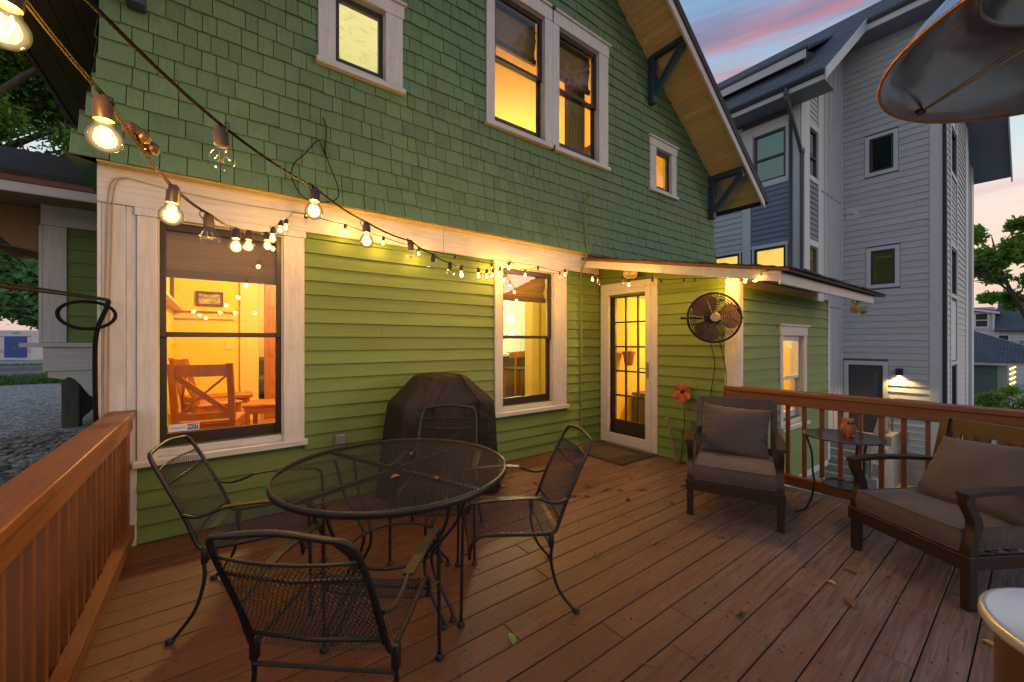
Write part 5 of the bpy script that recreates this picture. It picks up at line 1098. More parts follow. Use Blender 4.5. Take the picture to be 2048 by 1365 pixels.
mb = MB(); mb.lathe([(.16, .02), (.17, .03), (.17, .77), (.178, .78), (.182, .79)], (hx, hy + .03, 0), 56); mb.f = [f for f in mb.f if len(f) == 4]; mb.build('tank_housing', bz_, t, True)
mb = MB(); mb.lathe([(.188, .772), (.194, .782), (.192, .798), (.185, .803), (.178, .800), (.05, .812), (0, .812)], (hx, hy + .03, 0), 64); mb.build('tank_lid', plain('brushed_lid', (.56, .56, .56), .25, .55, .06, 4, .05), t, True)
mb = MB(); mb.tube([(hx, hy + .03, .80), (hx, hy, hz + .02)], .024, 14); mb.build('pole', steel, t, True)
mb = MB(); mb.lathe([(.22, 0), (.23, .01), (.22, .03), (.15, .05)], (hx, hy + .03, 0), 40); mb.build('base', bz_, t, True)

# ------------------------------------------------------------------ leaves and twigs on the deck
def leaf(x, y, size, mat, label, grp, curl=.4):
    mb = MB(); n = 6; vs = []
    for i in range(n + 1):
        f = i / n; w = size * .30 * math.sin(math.pi * f) ** .8 * (1 - .25 * f); cy = -size / 2 + size * f; cz = size * curl * .35 * math.sin(math.pi * f * .9) + .002
        vs += [(-w, cy, cz + w * curl), (0, cy, cz), (w, cy, cz + w * curl * .8)]
    m = len(vs); vs += [(a, b, c + .0012) for a, b, c in vs]; fs = []
    for i in range(n):
        for j in range(2):
            b = i * 3 + j; fs += [(b, b + 1, b + 4, b + 3), (m + b, m + b + 3, m + b + 4, m + b + 1)]
    mb.add(vs, fs); o = mb.build('fallen_leaf', mat, None, True); o.location = (x, y, .002); o.rotation_euler = (random.uniform(-.2, .2), random.uniform(-.25, .25), random.uniform(0, 6.28)); return tag(o, label, 'leaf', grp)
lb_, ly_, lg_ = plain('brown_leaf', (.16, .070, .025), .7, 0, .3, 40), plain('yellow_leaf', (.42, .30, .04), .6, 0, .2, 40), plain('green_leaf', (.10, .22, .03), .55, 0, .2, 40)
for x, y, sz, m, l in ((3.1, .70, .07, lb_, 'curled brown leaf near the front of the right armchair'), (2.85, .73, .05, ly_, 'yellow curled seed pod lying between the armchairs'), (2.71, .62, .10, lb_, 'long brown leaf on the bare boards between the armchairs'),
                       (2.86, .15, .05, ly_, 'pale yellow leaf beside the leg of the right armchair'), (2.62, .08, .055, lg_, 'dull green leaf near the steel heater'), (1.116, 1.49, .07, lg_, 'bright green leaf on the deck in front of the table')): leaf(x, y, sz, m, l, None)
for x, y in ((3.19, 2.30), (3.05, 2.36), (2.95, 2.43), (2.87, 2.63), (2.77, 2.71), (3.6, 2.05), (2.46, 3.27), (2.35, 2.95), (2.53, 3.0), (2.2, 3.1), (2.9, 1.35), (3.26, 2.27), (3.02, 2.44), (3.9, 2.62), (2.62, 2.52), (2.71, 2.48), (2.2, 2.6), (3.4, 2.5), (1.9, 2.2), (2.45, 1.6), (3.15, 1.95), (2.15, .95), (2.0, 1.75), (4.15, 1.2), (2.9, 2.2)):
    leaf(x + random.uniform(-.03, .03), y + random.uniform(-.03, .03), random.uniform(.06, .10), lb_, 'curled dry brown leaf on the deck between the table and the door', 'dry brown leaves scattered on the deck')
for x, y in ((.95, 2.25), (.72, 1.92), (.88, 1.78)):
    o = leaf(x, y, .05, lb_, 'small dry leaf lying on the mesh table top', 'dry leaves on the table'); o.location.z = TZ + .003
for x, y, a, l in ((.82, 1.45, .9, .10), (1.5, 1.02, 2.2, .09), (1.9, 1.38, .4, .14)):
    mb = MB(); d = Vector((math.cos(a), math.sin(a), 0)); mb.tube(cr([Vector((x, y, .005)) - d * l / 2, Vector((x + .006, y - .008, .009)), Vector((x, y, .005)) + d * l / 2], 4), .0022, 5); mb.tube([Vector((x, y, .006)) + d * l * .15, Vector((x + .012, y + .015, .008)) + d * l * .4], .0014, 4); tag(mb.build('twig', drift), 'thin broken twig lying on the deck boards', 'twig', 'twigs on the deck')
mb = MB()
for _ in range(420):
    x, y = random.uniform(-.3, 4.3), random.uniform(-.1, 3.6); r = random.uniform(.0025, .007); rock(mb, (x, y, .002), r)
tag(mb.build('debris', plain('deck_debris', (.055, .035, .022), .8), kind='stuff', fix=False), 'specks of dirt and bud scales scattered over the deck', 'debris')

# ------------------------------------------------------------------ grey house beyond the right railing
G = thing('grey_house', (16, 4, -2.75), 'tall grey three storey house with dark gabled roof beyond the right railing', 'house')
GS = (.46, .515, .545); M['gsid'] = paint('grey_blue_siding', GS, (.25, .28, .30), (30, 3, 30), .25, .6, vary=.05); M['gtrim'] = plain('grey_trim', (.49, .55, .59), .55, 0, .05, 3, 0); M['gblue'] = paint('slate_blue_siding', (.15, .205, .27), (.12, .16, .20), (30, 3, 30), .25, .6, vary=.05)
M['gdark'] = plain('dark_window_frame', (.020, .020, .024), .4); M['gglass'] = glass('grey_house_glass', (.25, .38, .34), 1.45, 4.0); M['litw'] = emit('warm_lit_window', (.80, .52, .11), 1.0, .25); M['gsteel'] = plain('slate_gutter', (.045, .055, .075), .4)
M['gamber'] = emit('amber_reflection_glow', (.14, .12, .028), 1.0, .3); M['gteal'] = emit('teal_pane_glow', (.014, .026, .028), 1.0, .4)  # amber glow paints a reflected wall; teal glow is added behind dark panes
M['ggreen'] = emit('green_pane_glow', (.05, .16, .12), 1.0, .4)  # green emissive panel added behind the dark framed panes
Tf = lambda a, o, z: (16 - o, a, z); Tsd = lambda a, o, z: (a, 3.84 - o, z); Tx = lambda a, o, z: (12.38 - o, a, z); Trf = lambda a, o, z: (a, 1.695 - o, z)
roofz = lambda x: 7.95 + .80 * (x - 11.7); farz = lambda x: 12.43 - .585 * (x - 17.3)
TW = [(2.632, 3.168, 6.50, 7.52), (2.60, 3.133, 3.10, 4.12)]; DR = (2.862, 3.669, -1.38, .665); XW = [(4.163, 4.95, 5.86, 7.20), (4.163, 4.946, 2.4, 4.0), (5.352, 6.10, 2.4, 3.975)]; SWN = [(12.985, 13.62, 5.95, 7.26), (12.985, 13.62, 2.4, 4.02)]; RW = [(17.9, 19.25, 6.60, 8.0), (17.9, 19.25, 2.85, 4.30), (17.9, 19.25, -1.3, .66)]
gb = plain('house_wrap', (.10, .11, .12), .8)
mb = MB(); wall_holes(mb, Tf, 1.695, 3.84, -2.1, 10.9, -.2, -.002, TW + [DR]); wall_holes(mb, Tx, 3.84, 9.5, -2.9, 8.4, -.2, -.002, XW); wall_holes(mb, Tsd, 12.39, 15.99, -2.9, 8.4, -.2, -.003, SWN); wall_holes(mb, Trf, 16.01, 24.4, -2.1, 8.2, -.2, -.003, RW); mb.build('wall', gb, G)
mb = MB(); mb.prism([(12.6, 8.39), (15.99, 8.39), (15.99, roofz(15.99) - .12), (12.6, roofz(12.6) - .12)], 3.845, 3.95, TY); mb.prism([(16.01, 8.19), (24.4, 8.19), (24.4, farz(24.4) - .1), (17.3, 12.2), (16.01, roofz(16.01) - .1)], 1.70, 1.85, TY); mb.build('gable_wall', M['gtrim'], G)
mb = MB(); mb.box(16.35, 24.3, 2.1, 9.3, -2.7, 8.0); mb.box(12.8, 16.3, 4.3, 9.3, -2.7, 8.0); mb.build('room_core', plain('dim_room', (.06, .05, .03), .9), G)
mb = MB(); mb.box(16.012, 24.38, 1.72, 3.8, -2.9, -2.105); mb.build('foundation', M['concrete'], G)
mb = MB(); wall_holes(mb, Tf, 1.70, 3.84, -2.9, -1.80, -.2, -.001, [(2.55, 3.84, -1.75, 0)]); mb.build('foundation_face', M['concrete'], G)
def gholes(ws, c=.115): return [(w[0] - c, w[1] + c, w[2] - .16, w[3] + .14) for w in ws]
lap_boards(G, 'siding_board', Tf, 1.895, 3.80, -1.80, 10.5, .1893, gholes(TW) + [(2.74, 3.79, -2, .80)], M['gsid'], .032, gap=.008)
lap_boards(G, 'siding_board', Tsd, 12.985, 13.69, 4.20, 5.80, .145, [], M['gblue'], .028, gap=.010)
lap_boards(G, 'siding_board', Tsd, 12.985, 13.69, 7.42, 8.5, .145, [], M['gsid'], .028, gap=.010)
lap_boards(G, 'siding_board', Tx, 4.09, 5.035, 4.10, 5.70, .145, [], M['gblue'], .028, gap=.010)
lap_boards(G, 'siding_board', Tx, 5.27, 8.0, 4.08, 6.0, .16, [], M['gsid'], .028, gap=.010)
lap_boards(G, 'siding_board', Trf, 16.20, 17.75, -2.0, 10.4, .1893, [], M['gsid'], .032, gap=.008, kind='stuff')
lap_boards(G, 'siding_board', Trf, 19.40, 21.7, -2.0, 10.2, .1893, [], M['gsid'], .032, gap=.008, kind='stuff')
lap_boards(G, 'siding_board', Trf, 17.98, 19.18, 4.42, 6.45, .145, [], M['gsid'], .028, gap=.010, kind='stuff')
lap_boards(G, 'siding_board', Trf, 17.98, 19.18, .80, 2.65, .145, [], M['gtrim'], .014, kind='stuff')
# trims
def trim(T, boxes, name='trim_board', mat='gtrim', o1=.040):
    for a0, a1, z0, z1 in boxes:
        m_ = MB(); m_.cbox(a0, a1, 0, o1, z0, z1, .004, T); m_.build(name, M[mat], G)
trim(Tf, [(1.695, 1.892, -2.0, 10.5), (3.80, 3.838, -2.0, 10.9)], 'corner_board')
trim(Trf, [(16.0, 16.19, -2.0, 10.9), (17.76, 17.89, -2.0, 10.8), (19.26, 19.39, -2.0, 10.8), (21.72, 22.4, -2.0, 9.2), (23.6, 24.4, -2.0, 8.2)], 'corner_board')
trim(Trf, [(22.42, 22.95, -2.0, 8.9), (23.02, 23.58, -2.0, 8.5)], 'end_panel', 'gblue', .014)
trim(Tx, [(3.84, 4.085, 2.3, 8.0), (5.04, 5.262, 2.3, 5.72), (4.09, 5.035, 5.705, 5.775), (4.09, 5.035, 4.03, 4.095), (5.27, 8.0, 4.0, 4.075), (4.98, 5.262, 5.78, 7.5), (4.09, 4.15, 5.78, 7.5), (4.152, 4.978, 7.28, 7.5)])
trim(Tsd, [(12.38, 12.58, -2.0, 8.3), (12.60, 12.98, -2.0, 8.6), (13.70, 13.93, -2.0, 9.3), (12.985, 13.69, 5.81, 5.92), (12.985, 13.69, 4.05, 4.19), (12.985, 13.69, 7.29, 7.41)])
trim(Tx, [(5.27, 8.0, 6.02, 7.6)], 'frieze')
mb = MB(); mb.prism([(13.94, -2.2), (15.985, -2.2), (15.985, roofz(15.985) - .2), (13.94, roofz(13.94) - .2)], 0, .010, lambda o, a, z: Tsd(a, o, z)); mb.build('panel_siding', M['gtrim'], G)
for x in (14.32, 14.72, 15.12, 15.52, 15.86):
    mb = MB(); mb.cbox(x - .03, x + .03, .0105, .032, -2.1, roofz(x) - .25, .004, Tsd); mb.build('batten', M['gtrim'], G)
for z in (5.72, 2.4, -.4):
    mb = MB(); mb.box(13.94, 15.98, .010, .016, z, z + .03, Tsd); mb.build('panel_joint', M['gsteel'], G)
def gwin(T, w, pane, cl=.105, trimmat='gtrim', mull=None, lb=None):
    a0, a1, z0, z1 = w; mb = MB()
    for q in ((a0 - cl, a0 - .002, z0 - .11, z1 + .10), (a1 + .002, a1 + cl, z0 - .11, z1 + .10), (a0 - .002, a1 + .002, z0 - .11, z0 - .002), (a0 - .002, a1 + .002, z1 + .002, z1 + .10)): mb.cbox(q[0], q[1], 0, .042, q[2], q[3], .004, T)
    wo_ = mb.build('window', M[trimmat], G)
    if lb: wo_['label'] = lb
    mb = MB(); f = .055
    for q in ((a0, a0 + f, z0, z1), (a1 - f, a1, z0, z1), (a0 + f, a1 - f, z0, z0 + f), (a0 + f, a1 - f, z1 - f, z1)): mb.cbox(q[0], q[1], -.06, .012, q[2], q[3], .004, T)
    if mull: mb.cbox(a0 + f, a1 - f, -.05, .010, mull - .03, mull + .03, .003, T)
    mb.build('sash', M['gdark'], wo_)
    mb = MB(); mb.box(a0 + f - .004, a1 - f + .004, -.034, -.028, z0 + f - .004, z1 - f + .004, T); mb.build('pane', M['gglass'] if pane != 'lit' else M['glass'], wo_)
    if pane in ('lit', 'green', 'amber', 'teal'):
        mb = MB(); mb.box(a0, a1, -.19, -.17, z0, z1, T); mb.build('window_glow_panel', {'lit': M['litw'], 'green': M['ggreen'], 'amber': M['gamber'], 'teal': M['gteal']}[pane], wo_)  # warm panels are lit windows; green, amber and teal glows are added
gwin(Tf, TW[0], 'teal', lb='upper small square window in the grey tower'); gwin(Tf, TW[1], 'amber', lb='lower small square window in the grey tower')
gwin(Tx, XW[0], 'green', .012, mull=6.50, lb='dark framed sash window under the eave'); gwin(Tx, XW[1], 'lit', .05, lb='warm lit window above the low wing roof'); gwin(Tx, XW[2], 'lit', .05)
gwin(Tsd, SWN[0], 'green', .012, mull=6.5); gwin(Tsd, SWN[1], 'lit', .012)
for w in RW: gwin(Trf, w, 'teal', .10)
# roofs
rgrey = NT('grey_roof_shingles'); v = rgrey.coord((1, 1, 1)); br = rgrey.n('ShaderNodeTexBrick'); br.inputs['Scale'].default_value = 1; br.inputs['Brick Width'].default_value = .30; br.inputs['Row Height'].default_value = .14; br.inputs['Mortar Size'].default_value = .018
br.inputs['Color1'].default_value = (.135, .15, .175, 1); br.inputs['Color2'].default_value = (.085, .095, .115, 1); br.inputs['Mortar'].default_value = (.018, .02, .026, 1)
sw = rgrey.n('ShaderNodeSeparateXYZ'); rgrey.l(v, sw.inputs[0]); cb = rgrey.n('ShaderNodeCombineXYZ'); rgrey.l(sw.outputs[1], cb.inputs[0]); ad = rgrey.n('ShaderNodeMath', operation='MULTIPLY'); ad.inputs[1].default_value = 1.28; rgrey.l(sw.outputs[0], ad.inputs[0]); rgrey.l(ad.outputs[0], cb.inputs[1]); rgrey.l(cb.outputs[0], br.inputs['Vector'])
rgrey.set(Base_Color=br.outputs['Color'], Roughness=.85); rgrey.bump(br.outputs['Fac'], -.3, .01); M['groof'] = rgrey.m
mb = MB(); mb.prism([(11.66, roofz(11.66)), (17.3, roofz(17.3)), (17.3, roofz(17.3) - .10), (11.66, roofz(11.66) - .10)], 3.10, 11, TY); mb.prism([(15.24, roofz(15.24)), (17.3, roofz(17.3)), (17.3, roofz(17.3) - .10), (15.24, roofz(15.24) - .10)], .74, 3.0995, TY); mb.build('roof', M['groof'], G)
mb = MB(); mb.prism([(17.301, 12.43), (25.0, farz(25.0)), (25.0, farz(25.0) - .1), (17.301, 12.33)], .74, 11, TY); mb.build('roof', M['groof'], G)
M['gsoff'] = plain('slate_soffit', (.16, .20, .245), .6, 0, .06, 3, 0)
mb = MB(); mb.prism([(17.6, farz(17.6) - .13), (24.95, farz(24.95) - .13), (24.95, farz(24.95) - .11), (17.6, farz(17.6) - .11)], .76, 1.69, TY); mb.build('soffit', M['gsoff'], G)
mb = MB(); mb.prism([(17.3, 12.10), (24.98, farz(24.98) - .32), (24.98, farz(24.98) + .01), (17.3, 12.44)], .70, .738, TY); mb.build('bargeboard', M['gtrim'], G)
mb = MB(); mb.cbox(11.66, 11.70, 3.12, 11, 7.66, 7.86, .004); mb.build('fascia', M['gtrim'], G); mb = MB(); mb.cbox(15.24, 15.28, .76, 3.099, 10.46, 10.70, .004); mb.build('fascia', M['gtrim'], G)
mb = MB(); mb.prism([(11.60, 7.62), (15.30, roofz(15.30) - .30), (15.30, roofz(15.30) + .005), (11.60, roofz(11.60) + .005)], 3.065, 3.098, TY); mb.build('bargeboard', M['gtrim'], G)
mb = MB(); mb.box(11.70, 12.38, 3.12, 11, 7.655, 7.67); mb.build('soffit', M['gsoff'], G); mb = MB(); mb.box(15.28, 16.0, .76, 3.84, 10.45, 10.465); mb.build('soffit', M['gsoff'], G)
for x, y0, y1, z in ((11.57, 3.12, 11, 7.80), (15.16, .76, 3.05, 10.64)):
    mb = MB(); mb.prism([(x, z), (x + .09, z - .02), (x + .09, z + .10), (x - .02, z + .10), (x - .03, z + .05)], y0, y1, TY); mb.build('gutter', M['gsteel'], G)
mb = MB(); mb.tube(cr([(11.60, 3.90, 7.80), (11.60, 3.90, 7.62), (11.64, 3.89, 7.52), (12.28, 3.775, 6.35), (12.30, 3.77, 6.2), (12.30, 3.77, 3.0), (12.30, 3.77, -2.7)], 4), .05, 8); mb.build('downpipe', M['gsteel'], G, True)
mb = MB(); mb.tube([(12.315, 4.03, 7.65), (12.315, 4.03, -2.7)], .038, 8); mb.build('downpipe', M['gsteel'], G, True)
mb = MB(); mb.tube([(15.2, 1.55, 10.6), (15.2, 1.55, 10.45), (16.06, 1.62, 9.9), (16.06, 1.62, -2.6)], .06, 8); mb.build('downpipe', M['gsteel'], G, True)
# low shed dormer on the main roof
mb = MB(); mb.prism([(13.05, roofz(13.05)), (13.05, 9.42), (13.9, 9.72)], 3.95, 10.5, TY); mb.build('dormer_wall', M['gsteel'], G)
mb = MB(); mb.prism([(12.93, 9.43), (15.2, 10.78), (15.2, 10.72), (12.93, 9.33)], 3.86, 10.6, TY); mb.build('dormer_roof', M['groof'], G); mb = MB(); mb.cbox(12.88, 12.93, 3.87, 10.6, 9.12, 9.36, .004); mb.build('dormer_fascia', M['gtrim'], G); mb = MB(); mb.cbox(12.84, 12.879, 3.8, 10.6, 9.361, 9.44, .004); mb.build('dormer_gutter', M['gsteel'], G)
# door, lamp, vent, meter
mb = MB()
for q in ((DR[0] - .115, DR[0], -1.38, .79), (DR[1], DR[1] + .115, -1.38, .79), (DR[0], DR[1], .666, .79)): mb.cbox(q[0], q[1], 0, .028, q[2], q[3], .004, Tf)
gd = mb.build('door', M['gtrim'], G); mb = MB(); mb.cbox(DR[0] + .002, DR[1] - .002, -.08, -.03, -1.38, .664, .004, Tf); mb.build('door_leaf', plain('charcoal_door', (.055, .058, .065), .35), gd)
mb = MB(); mb.cbox(2.98, 3.08, -.0295, -.024, -1.0, .42, .002, Tf); mb.build('door_glass', plain('door_glass', (.10, .12, .12), .12, .2), gd)
mb = MB(); mb.cbox(2.42, 2.57, .026, .15, .40, .60, .006, Tf); gl2 = mb.build('wall_lamp', M['gdark'], G); mb = MB(); mb.box(2.45, 2.54, .05, .13, .394, .3995, Tf); mb.build('lamp_glass', emit('sconce_glow', (1, .72, .34), 8), gl2)
lamp('sconce_light', (15.91, 2.495, .37), 75, (1, .55, .16), .04, G, 'SPOT', (0, R(9), 0), R(150))
mb = MB(); mb.cbox(3.42, 3.72, .016, .03, 5.2, 5.58, .004, Tf); mb.build('vent_plate', M['gtrim'], G); mb = MB(); mb.cbox(3.50, 3.62, .031, .12, 5.36, 5.46, .01, Tf); mb.build('vent_hood', plain('vent_white', (.55, .56, .56), .5), G)
mb = MB(); mb.cbox(2.30, 2.50, .02, .05, -1.5, -1.22, .004, Tf); mb.cbox(2.35, 2.44, .0505, .10, -1.46, -1.32, .01, Tf); mb.build('meter_box', plain('meter_grey', (.30, .28, .22), .5), G)
# concrete stair and handrail
st = thing('concrete_stairs', (14.2, 3.2, -2.75), 'concrete steps climbing to the charcoal door of the grey house', 'stairs')
for k in range(8):
    mb = MB(); x = 13.05 + .28 * k; mb.cbox(x, 15.98, 2.78, 3.80, -2.75 + .17 * k, -2.75 + .17 * (k + 1) - .001, .008); mb.build('step', M['concrete'], st)
mb = MB(); mb.prism([(13.0, -2.75), (13.0, -2.35), (13.35, -2.35), (13.35, -2.10), (13.75, -2.10), (13.75, -1.80), (14.3, -1.80), (14.3, -1.50), (14.95, -1.50), (14.95, -1.25), (15.97, -1.25), (15.97, -2.75)], 2.50, 2.775, TY); mb.build('cheek_wall', M['concrete'], st)
hr = thing('handrail', (14.5, 2.64, -1.5), 'pale wooden handrail with steel cables beside the concrete steps', 'handrail')
mb = MB(); mb.ribbon([(13.25, 2.64, -1.45), (14.9, 2.64, -.42), (15.9, 2.64, -.30)], (0, .045, 0), (.01, 0, .02)); mb.build('rail', plain('pale_wood', (.42, .30, .17), .6), hr)
for x, z0, z1 in ((14.92, -1.25, -.44), (15.88, -1.25, -.32), (13.4, -2.1, -1.38)):
    mb = MB(); mb.box(x - .02, x + .02, 2.62, 2.66, z0, z1); mb.build('post', M['metal'], hr)
for k in range(6):
    dz = -.10 - .11 * k; mb = MB(); mb.tube([(13.4, 2.64, -1.38 + dz), (14.92, 2.64, -.44 + dz), (15.88, 2.64, -.32 + dz)], .007, 5); mb.build('steel_cable', M['metal'], hr)
mb = MB(); mb.add([(4.7, -9, -2.738), (15.98, -9, -2.738), (15.98, 2.5, -2.738), (13, 2.5, -2.738), (13, 3.85, -2.738), (4.7, 3.85, -2.738)], [(0, 1, 2, 3, 4, 5)]); mb.build('walkway', plain('tan_concrete', (.42, .32, .22), .85, 0, .10, 3, .1), kind='structure')

# ------------------------------------------------------------------ vegetation
def leafmat(name, c1, c2, c3):
    s = NT(name); n = s.noise(s.coord(), .55, 4, .6); n2 = s.noise(s.coord(), 9, 2); col = s.ramp(n, [(.3, c1), (.52, c2), (.74, c3)]); col = s.mix(s.ramp(n2, [(.35, (0, 0, 0)), (.7, (.5,) * 3)]), col, dk(c3, 1.15))
    s.set(Base_Color=col, Roughness=.55); tl = s.n('ShaderNodeBsdfTranslucent'); s.l(col, tl.inputs[0]); mx = s.n('ShaderNodeMixShader'); mx.inputs[0].default_value = .42; s.l(s.p.outputs[0], mx.inputs[1]); s.l(tl.outputs[0], mx.inputs[2]); s.l(mx.outputs[0], s.out.inputs[0]); return s.m
bark = plain('bark', (.085, .065, .05), .9, 0, .3, 12, .5)
def leaves_mesh(name, clumps, n, size, mat, parent, seed, flat=.6, hollow=.55):
    g = np.random.default_rng(seed); w = np.array([c[1] ** 2 for c in clumps]); w = w / w.sum(); idx = g.choice(len(clumps), n, p=w)
    C_ = np.array([c[0] for c in clumps])[idx]; rr = np.array([c[1] for c in clumps])[idx]
    d = g.normal(size=(n, 3)); d /= np.linalg.norm(d, axis=1)[:, None]; rad = rr * (hollow + (1 - hollow) * g.random(n)) * (1 + .18 * g.normal(size=n)); d[:, 2] *= .72
    P = C_ + d * rad[:, None]
    nn = g.normal(size=(n, 3)); nn[:, 2] += flat; nn /= np.linalg.norm(nn, axis=1)[:, None]
    t = np.cross(nn, g.normal(size=(n, 3))); t /= np.linalg.norm(t, axis=1)[:, None]; b = np.cross(nn, t)
    L = size * (.6 + .8 * g.random(n))[:, None]; V = np.stack([P - t * L, P + b * L * .38 - t * L * .1, P + t * L, P - b * L * .38 - t * L * .1], 1).reshape(-1, 3) - np.array(wloc(parent))
    me = bpy.data.meshes.new(name); me.vertices.add(4 * n); me.vertices.foreach_set('co', V.astype(np.float32).ravel()); me.loops.add(4 * n); me.loops.foreach_set('vertex_index', np.arange(4 * n, dtype=np.int32)); me.polygons.add(n); me.polygons.foreach_set('loop_start', np.arange(0, 4 * n, 4, dtype=np.int32)); me.update(calc_edges=True); me.validate()
    me.materials.append(mat); o = bpy.data.objects.new(name, me); COL.objects.link(o); o.parent = parent; return o
def tree(loc, label, trunk_r, fork, clumps, n, size, mat, seed, name='tree', group=None, hollow=.55, limbs=True, sub=5):
    t = thing(name, loc, label, 'tree' if name == 'tree' else 'shrub', group); g = random.Random(seed); x, y, z = loc; mb = MB(); f = Vector((x, y, z + fork))
    mb.tube(cr([(x, y, z - .2), (x + .05, y, z + fork * .5), f], 5), [trunk_r * (1.25 - .55 * k / 10) for k in range(11)], 9)
    allc = []
    for c, r in clumps:
        c = Vector(c); mid = f.lerp(c, .5) + Vector((g.uniform(-.3, .3), g.uniform(-.3, .3), .25)); pth = cr([f - Vector((0, 0, .2)), mid, c], 4); mb.tube(pth, [trunk_r * (.55 - .45 * k / 8) for k in range(9)], 6)
        for _ in range(sub):
            d = Vector((g.gauss(0, 1), g.gauss(0, 1), g.gauss(0, .75))).normalized() * r * g.uniform(.5, .95); e = c + d; allc.append((tuple(e), r * g.uniform(.34, .58)))
            if limbs: mb.tube([tuple(pth[6]), tuple((pth[6] + e) / 2 + Vector((0, 0, .1))), tuple(e)], [trunk_r * .20, trunk_r * .13, trunk_r * .05], 5)
    mb.build('trunk', bark, t, True); leaves_mesh('crown', allc, n, size, mat, t, seed, hollow=hollow); return t
gA = leafmat('mid_green_leaf', (.07, .16, .02), (.14, .29, .035), (.24, .42, .06)); gB = leafmat('blue_green_leaf', (.055, .16, .06), (.11, .28, .09), (.20, .42, .13)); gC = leafmat('fresh_green_leaf', (.10, .22, .025), (.18, .37, .045), (.28, .52, .07)); 
tree((-5.6, 15.0, .27), 'leafy tree rising over the low side roof, under the left eaves', .26, 4.2, [((-4.0, 16.6, 9.4), 2.5), ((-2.4, 15.5, 7.6), 2.0), ((-5.6, 15.6, 7.9), 2.4), ((-3.6, 17.2, 6.5), 1.8), ((-5.2, 14.5, 11.3), 2.2), ((-2.6, 17.5, 10.2), 1.7), ((-3.4, 14.6, 5.6), 1.5), ((-4.6, 15.6, 6.2), 1.8), ((-2.3, 14.5, 9.2), 1.6)], 70000, .078, gA, 11, hollow=.45)
tree((-13.5, 62, -.38), 'big dense tree behind the white storage container', .5, 4, [((-16, 64, 8.5), 6), ((-10.5, 61, 9.5), 5), ((-14, 60, 14), 5.5), ((-20, 66, 10), 5.5), ((-7, 66, 7), 4.5), ((-12, 58, 4.5), 3.4), ((-17, 60, 4.5), 3.4), ((-14, 59, 7), 4.5), ((-9, 60, 5.5), 4), ((-19, 62, 6), 4.5)], 42000, .36, gB, 5, hollow=.5, limbs=False)
tree((36.5, .4, -2.75), 'open crowned tree at the right edge in front of the white house', .22, 5.2, [((34.6, 1.7, 7.2), 1.7), ((35.4, .2, 5.8), 1.6), ((34.0, 2.2, 5.3), 1.3), ((35.2, -1.6, 7.6), 2.0), ((35.6, -1.2, 4.6), 1.5), ((36.6, 1.2, 4.2), 1.2), ((36, -3, 6), 2.2)], 24000, .19, gC, 8, hollow=.25)
tree((26.9, 1.05, -2.75), 'bright green shrub by the teal house, beyond the right railing', .06, .9, [((26.8, 1.5, -1.35), .55), ((26.7, .85, -1.05), .70), ((27.0, .15, -1.0), .75), ((26.5, 1.15, -1.75), .65), ((27.0, -.5, -1.5), .8)], 8000, .075, gC, 9, 'shrub', hollow=.2)
tree((15.3, 1.3, -2.75), 'low shrub at the foot of the grey house wall', .04, .4, [((15.3, 1.2, -2.2), .35), ((15.5, .6, -2.25), .4)], 2200, .06, gC, 19, 'shrub', hollow=.2)
tree((15.8, -8.6, -2.75), 'tall tree beyond the right side of the deck, mirrored in the large upper window', .28, 8, [((15.5, -7.4, 13.5), 2.6), ((17.5, -9, 12), 2.5), ((14, -8.2, 10.8), 2.2), ((16.2, -6.6, 10.0), 2.0), ((18, -7, 15), 2.6), ((13.6, -7, 15.5), 2.2)], 16000, .15, gA, 41, hollow=.3)
br_ = thing('overhanging_branch', (9.8, 1.55, 9.6), 'few dark leaves of a branch hanging into the top of the sky', 'branch')
mb = MB(); mb.tube(cr([(10.4, 1.6, 10.0), (9.9, 1.75, 9.30), (9.55, 2.05, 9.0)], 4), .012, 5); mb.build('twig', bark, br_); leaves_mesh('leaves', [((9.75, 1.86, 9.12), .16), ((9.55, 2.08, 8.98), .14), ((9.85, 1.68, 9.2), .14)], 34, .10, gA, br_, 3)

# ------------------------------------------------------------------ left: fence, storage container
t = thing('picket_fence', (-1.40, 8.0, .37), 'low weathered picket fence with a thick end post under the bay window', 'fence'); fw = wood('grey_fence_wood', (.125, .115, .085), (.060, .055, .042), (20, 20, 3), .85, .4)
mb = MB(); mb.cbox(-1.435, -1.285, 6.93, 7.08, .10, 1.16, .008); mb.build('post', fw, t)
for k in range(15):
    y = 7.14 + k * .15; x = -1.33 - .010 * k; mb = MB(); mb.cbox(x - .01, x + .01, y, y + .085, .42, 1.06 + .02 * math.sin(k * 2), .003); mb.build('picket', fw, t)
for z in (.50, .90):
    mb = MB(); mb.add([(-1.36, 7.09, z), (-1.335, 7.09, z), (-1.335, 7.09, z + .08), (-1.36, 7.09, z + .08), (-1.50, 9.35, z), (-1.475, 9.35, z), (-1.475, 9.35, z + .08), (-1.50, 9.35, z + .08)], [(0, 1, 2, 3), (4, 5, 6, 7), (0, 1, 5, 4), (1, 2, 6, 5), (2, 3, 7, 6), (3, 0, 4, 7)]); mb.build('fence_rail', fw, t)
ang = math.atan2(53.22 - 55.0, -12.63 + 15.02)
t = thing('storage_container', (-13.9, 54.1, -.38), 'white storage container with a blue roller door across the street', 'container', rz=ang); cw = plain('container_white', (.62, .62, .63), .5, 0, .05, 2, 0); cb_ = plain('roller_blue', (.015, .075, .36), .4, 0, .05, 2, 0); cre = plain('red_stripe', (.50, .03, .03), .5)
mb = MB(); mb.cbox(-1.55, 1.40, .02, 4.9, .10, 2.72, .02); mb.build('body', cw, t)
for i in range(13):
    z = .32 + .145 * i; mb = MB(); mb.cbox(-.99, .99, -.02, .0195, z, z + .14, .012); mb.build('door_slat', cb_, t)
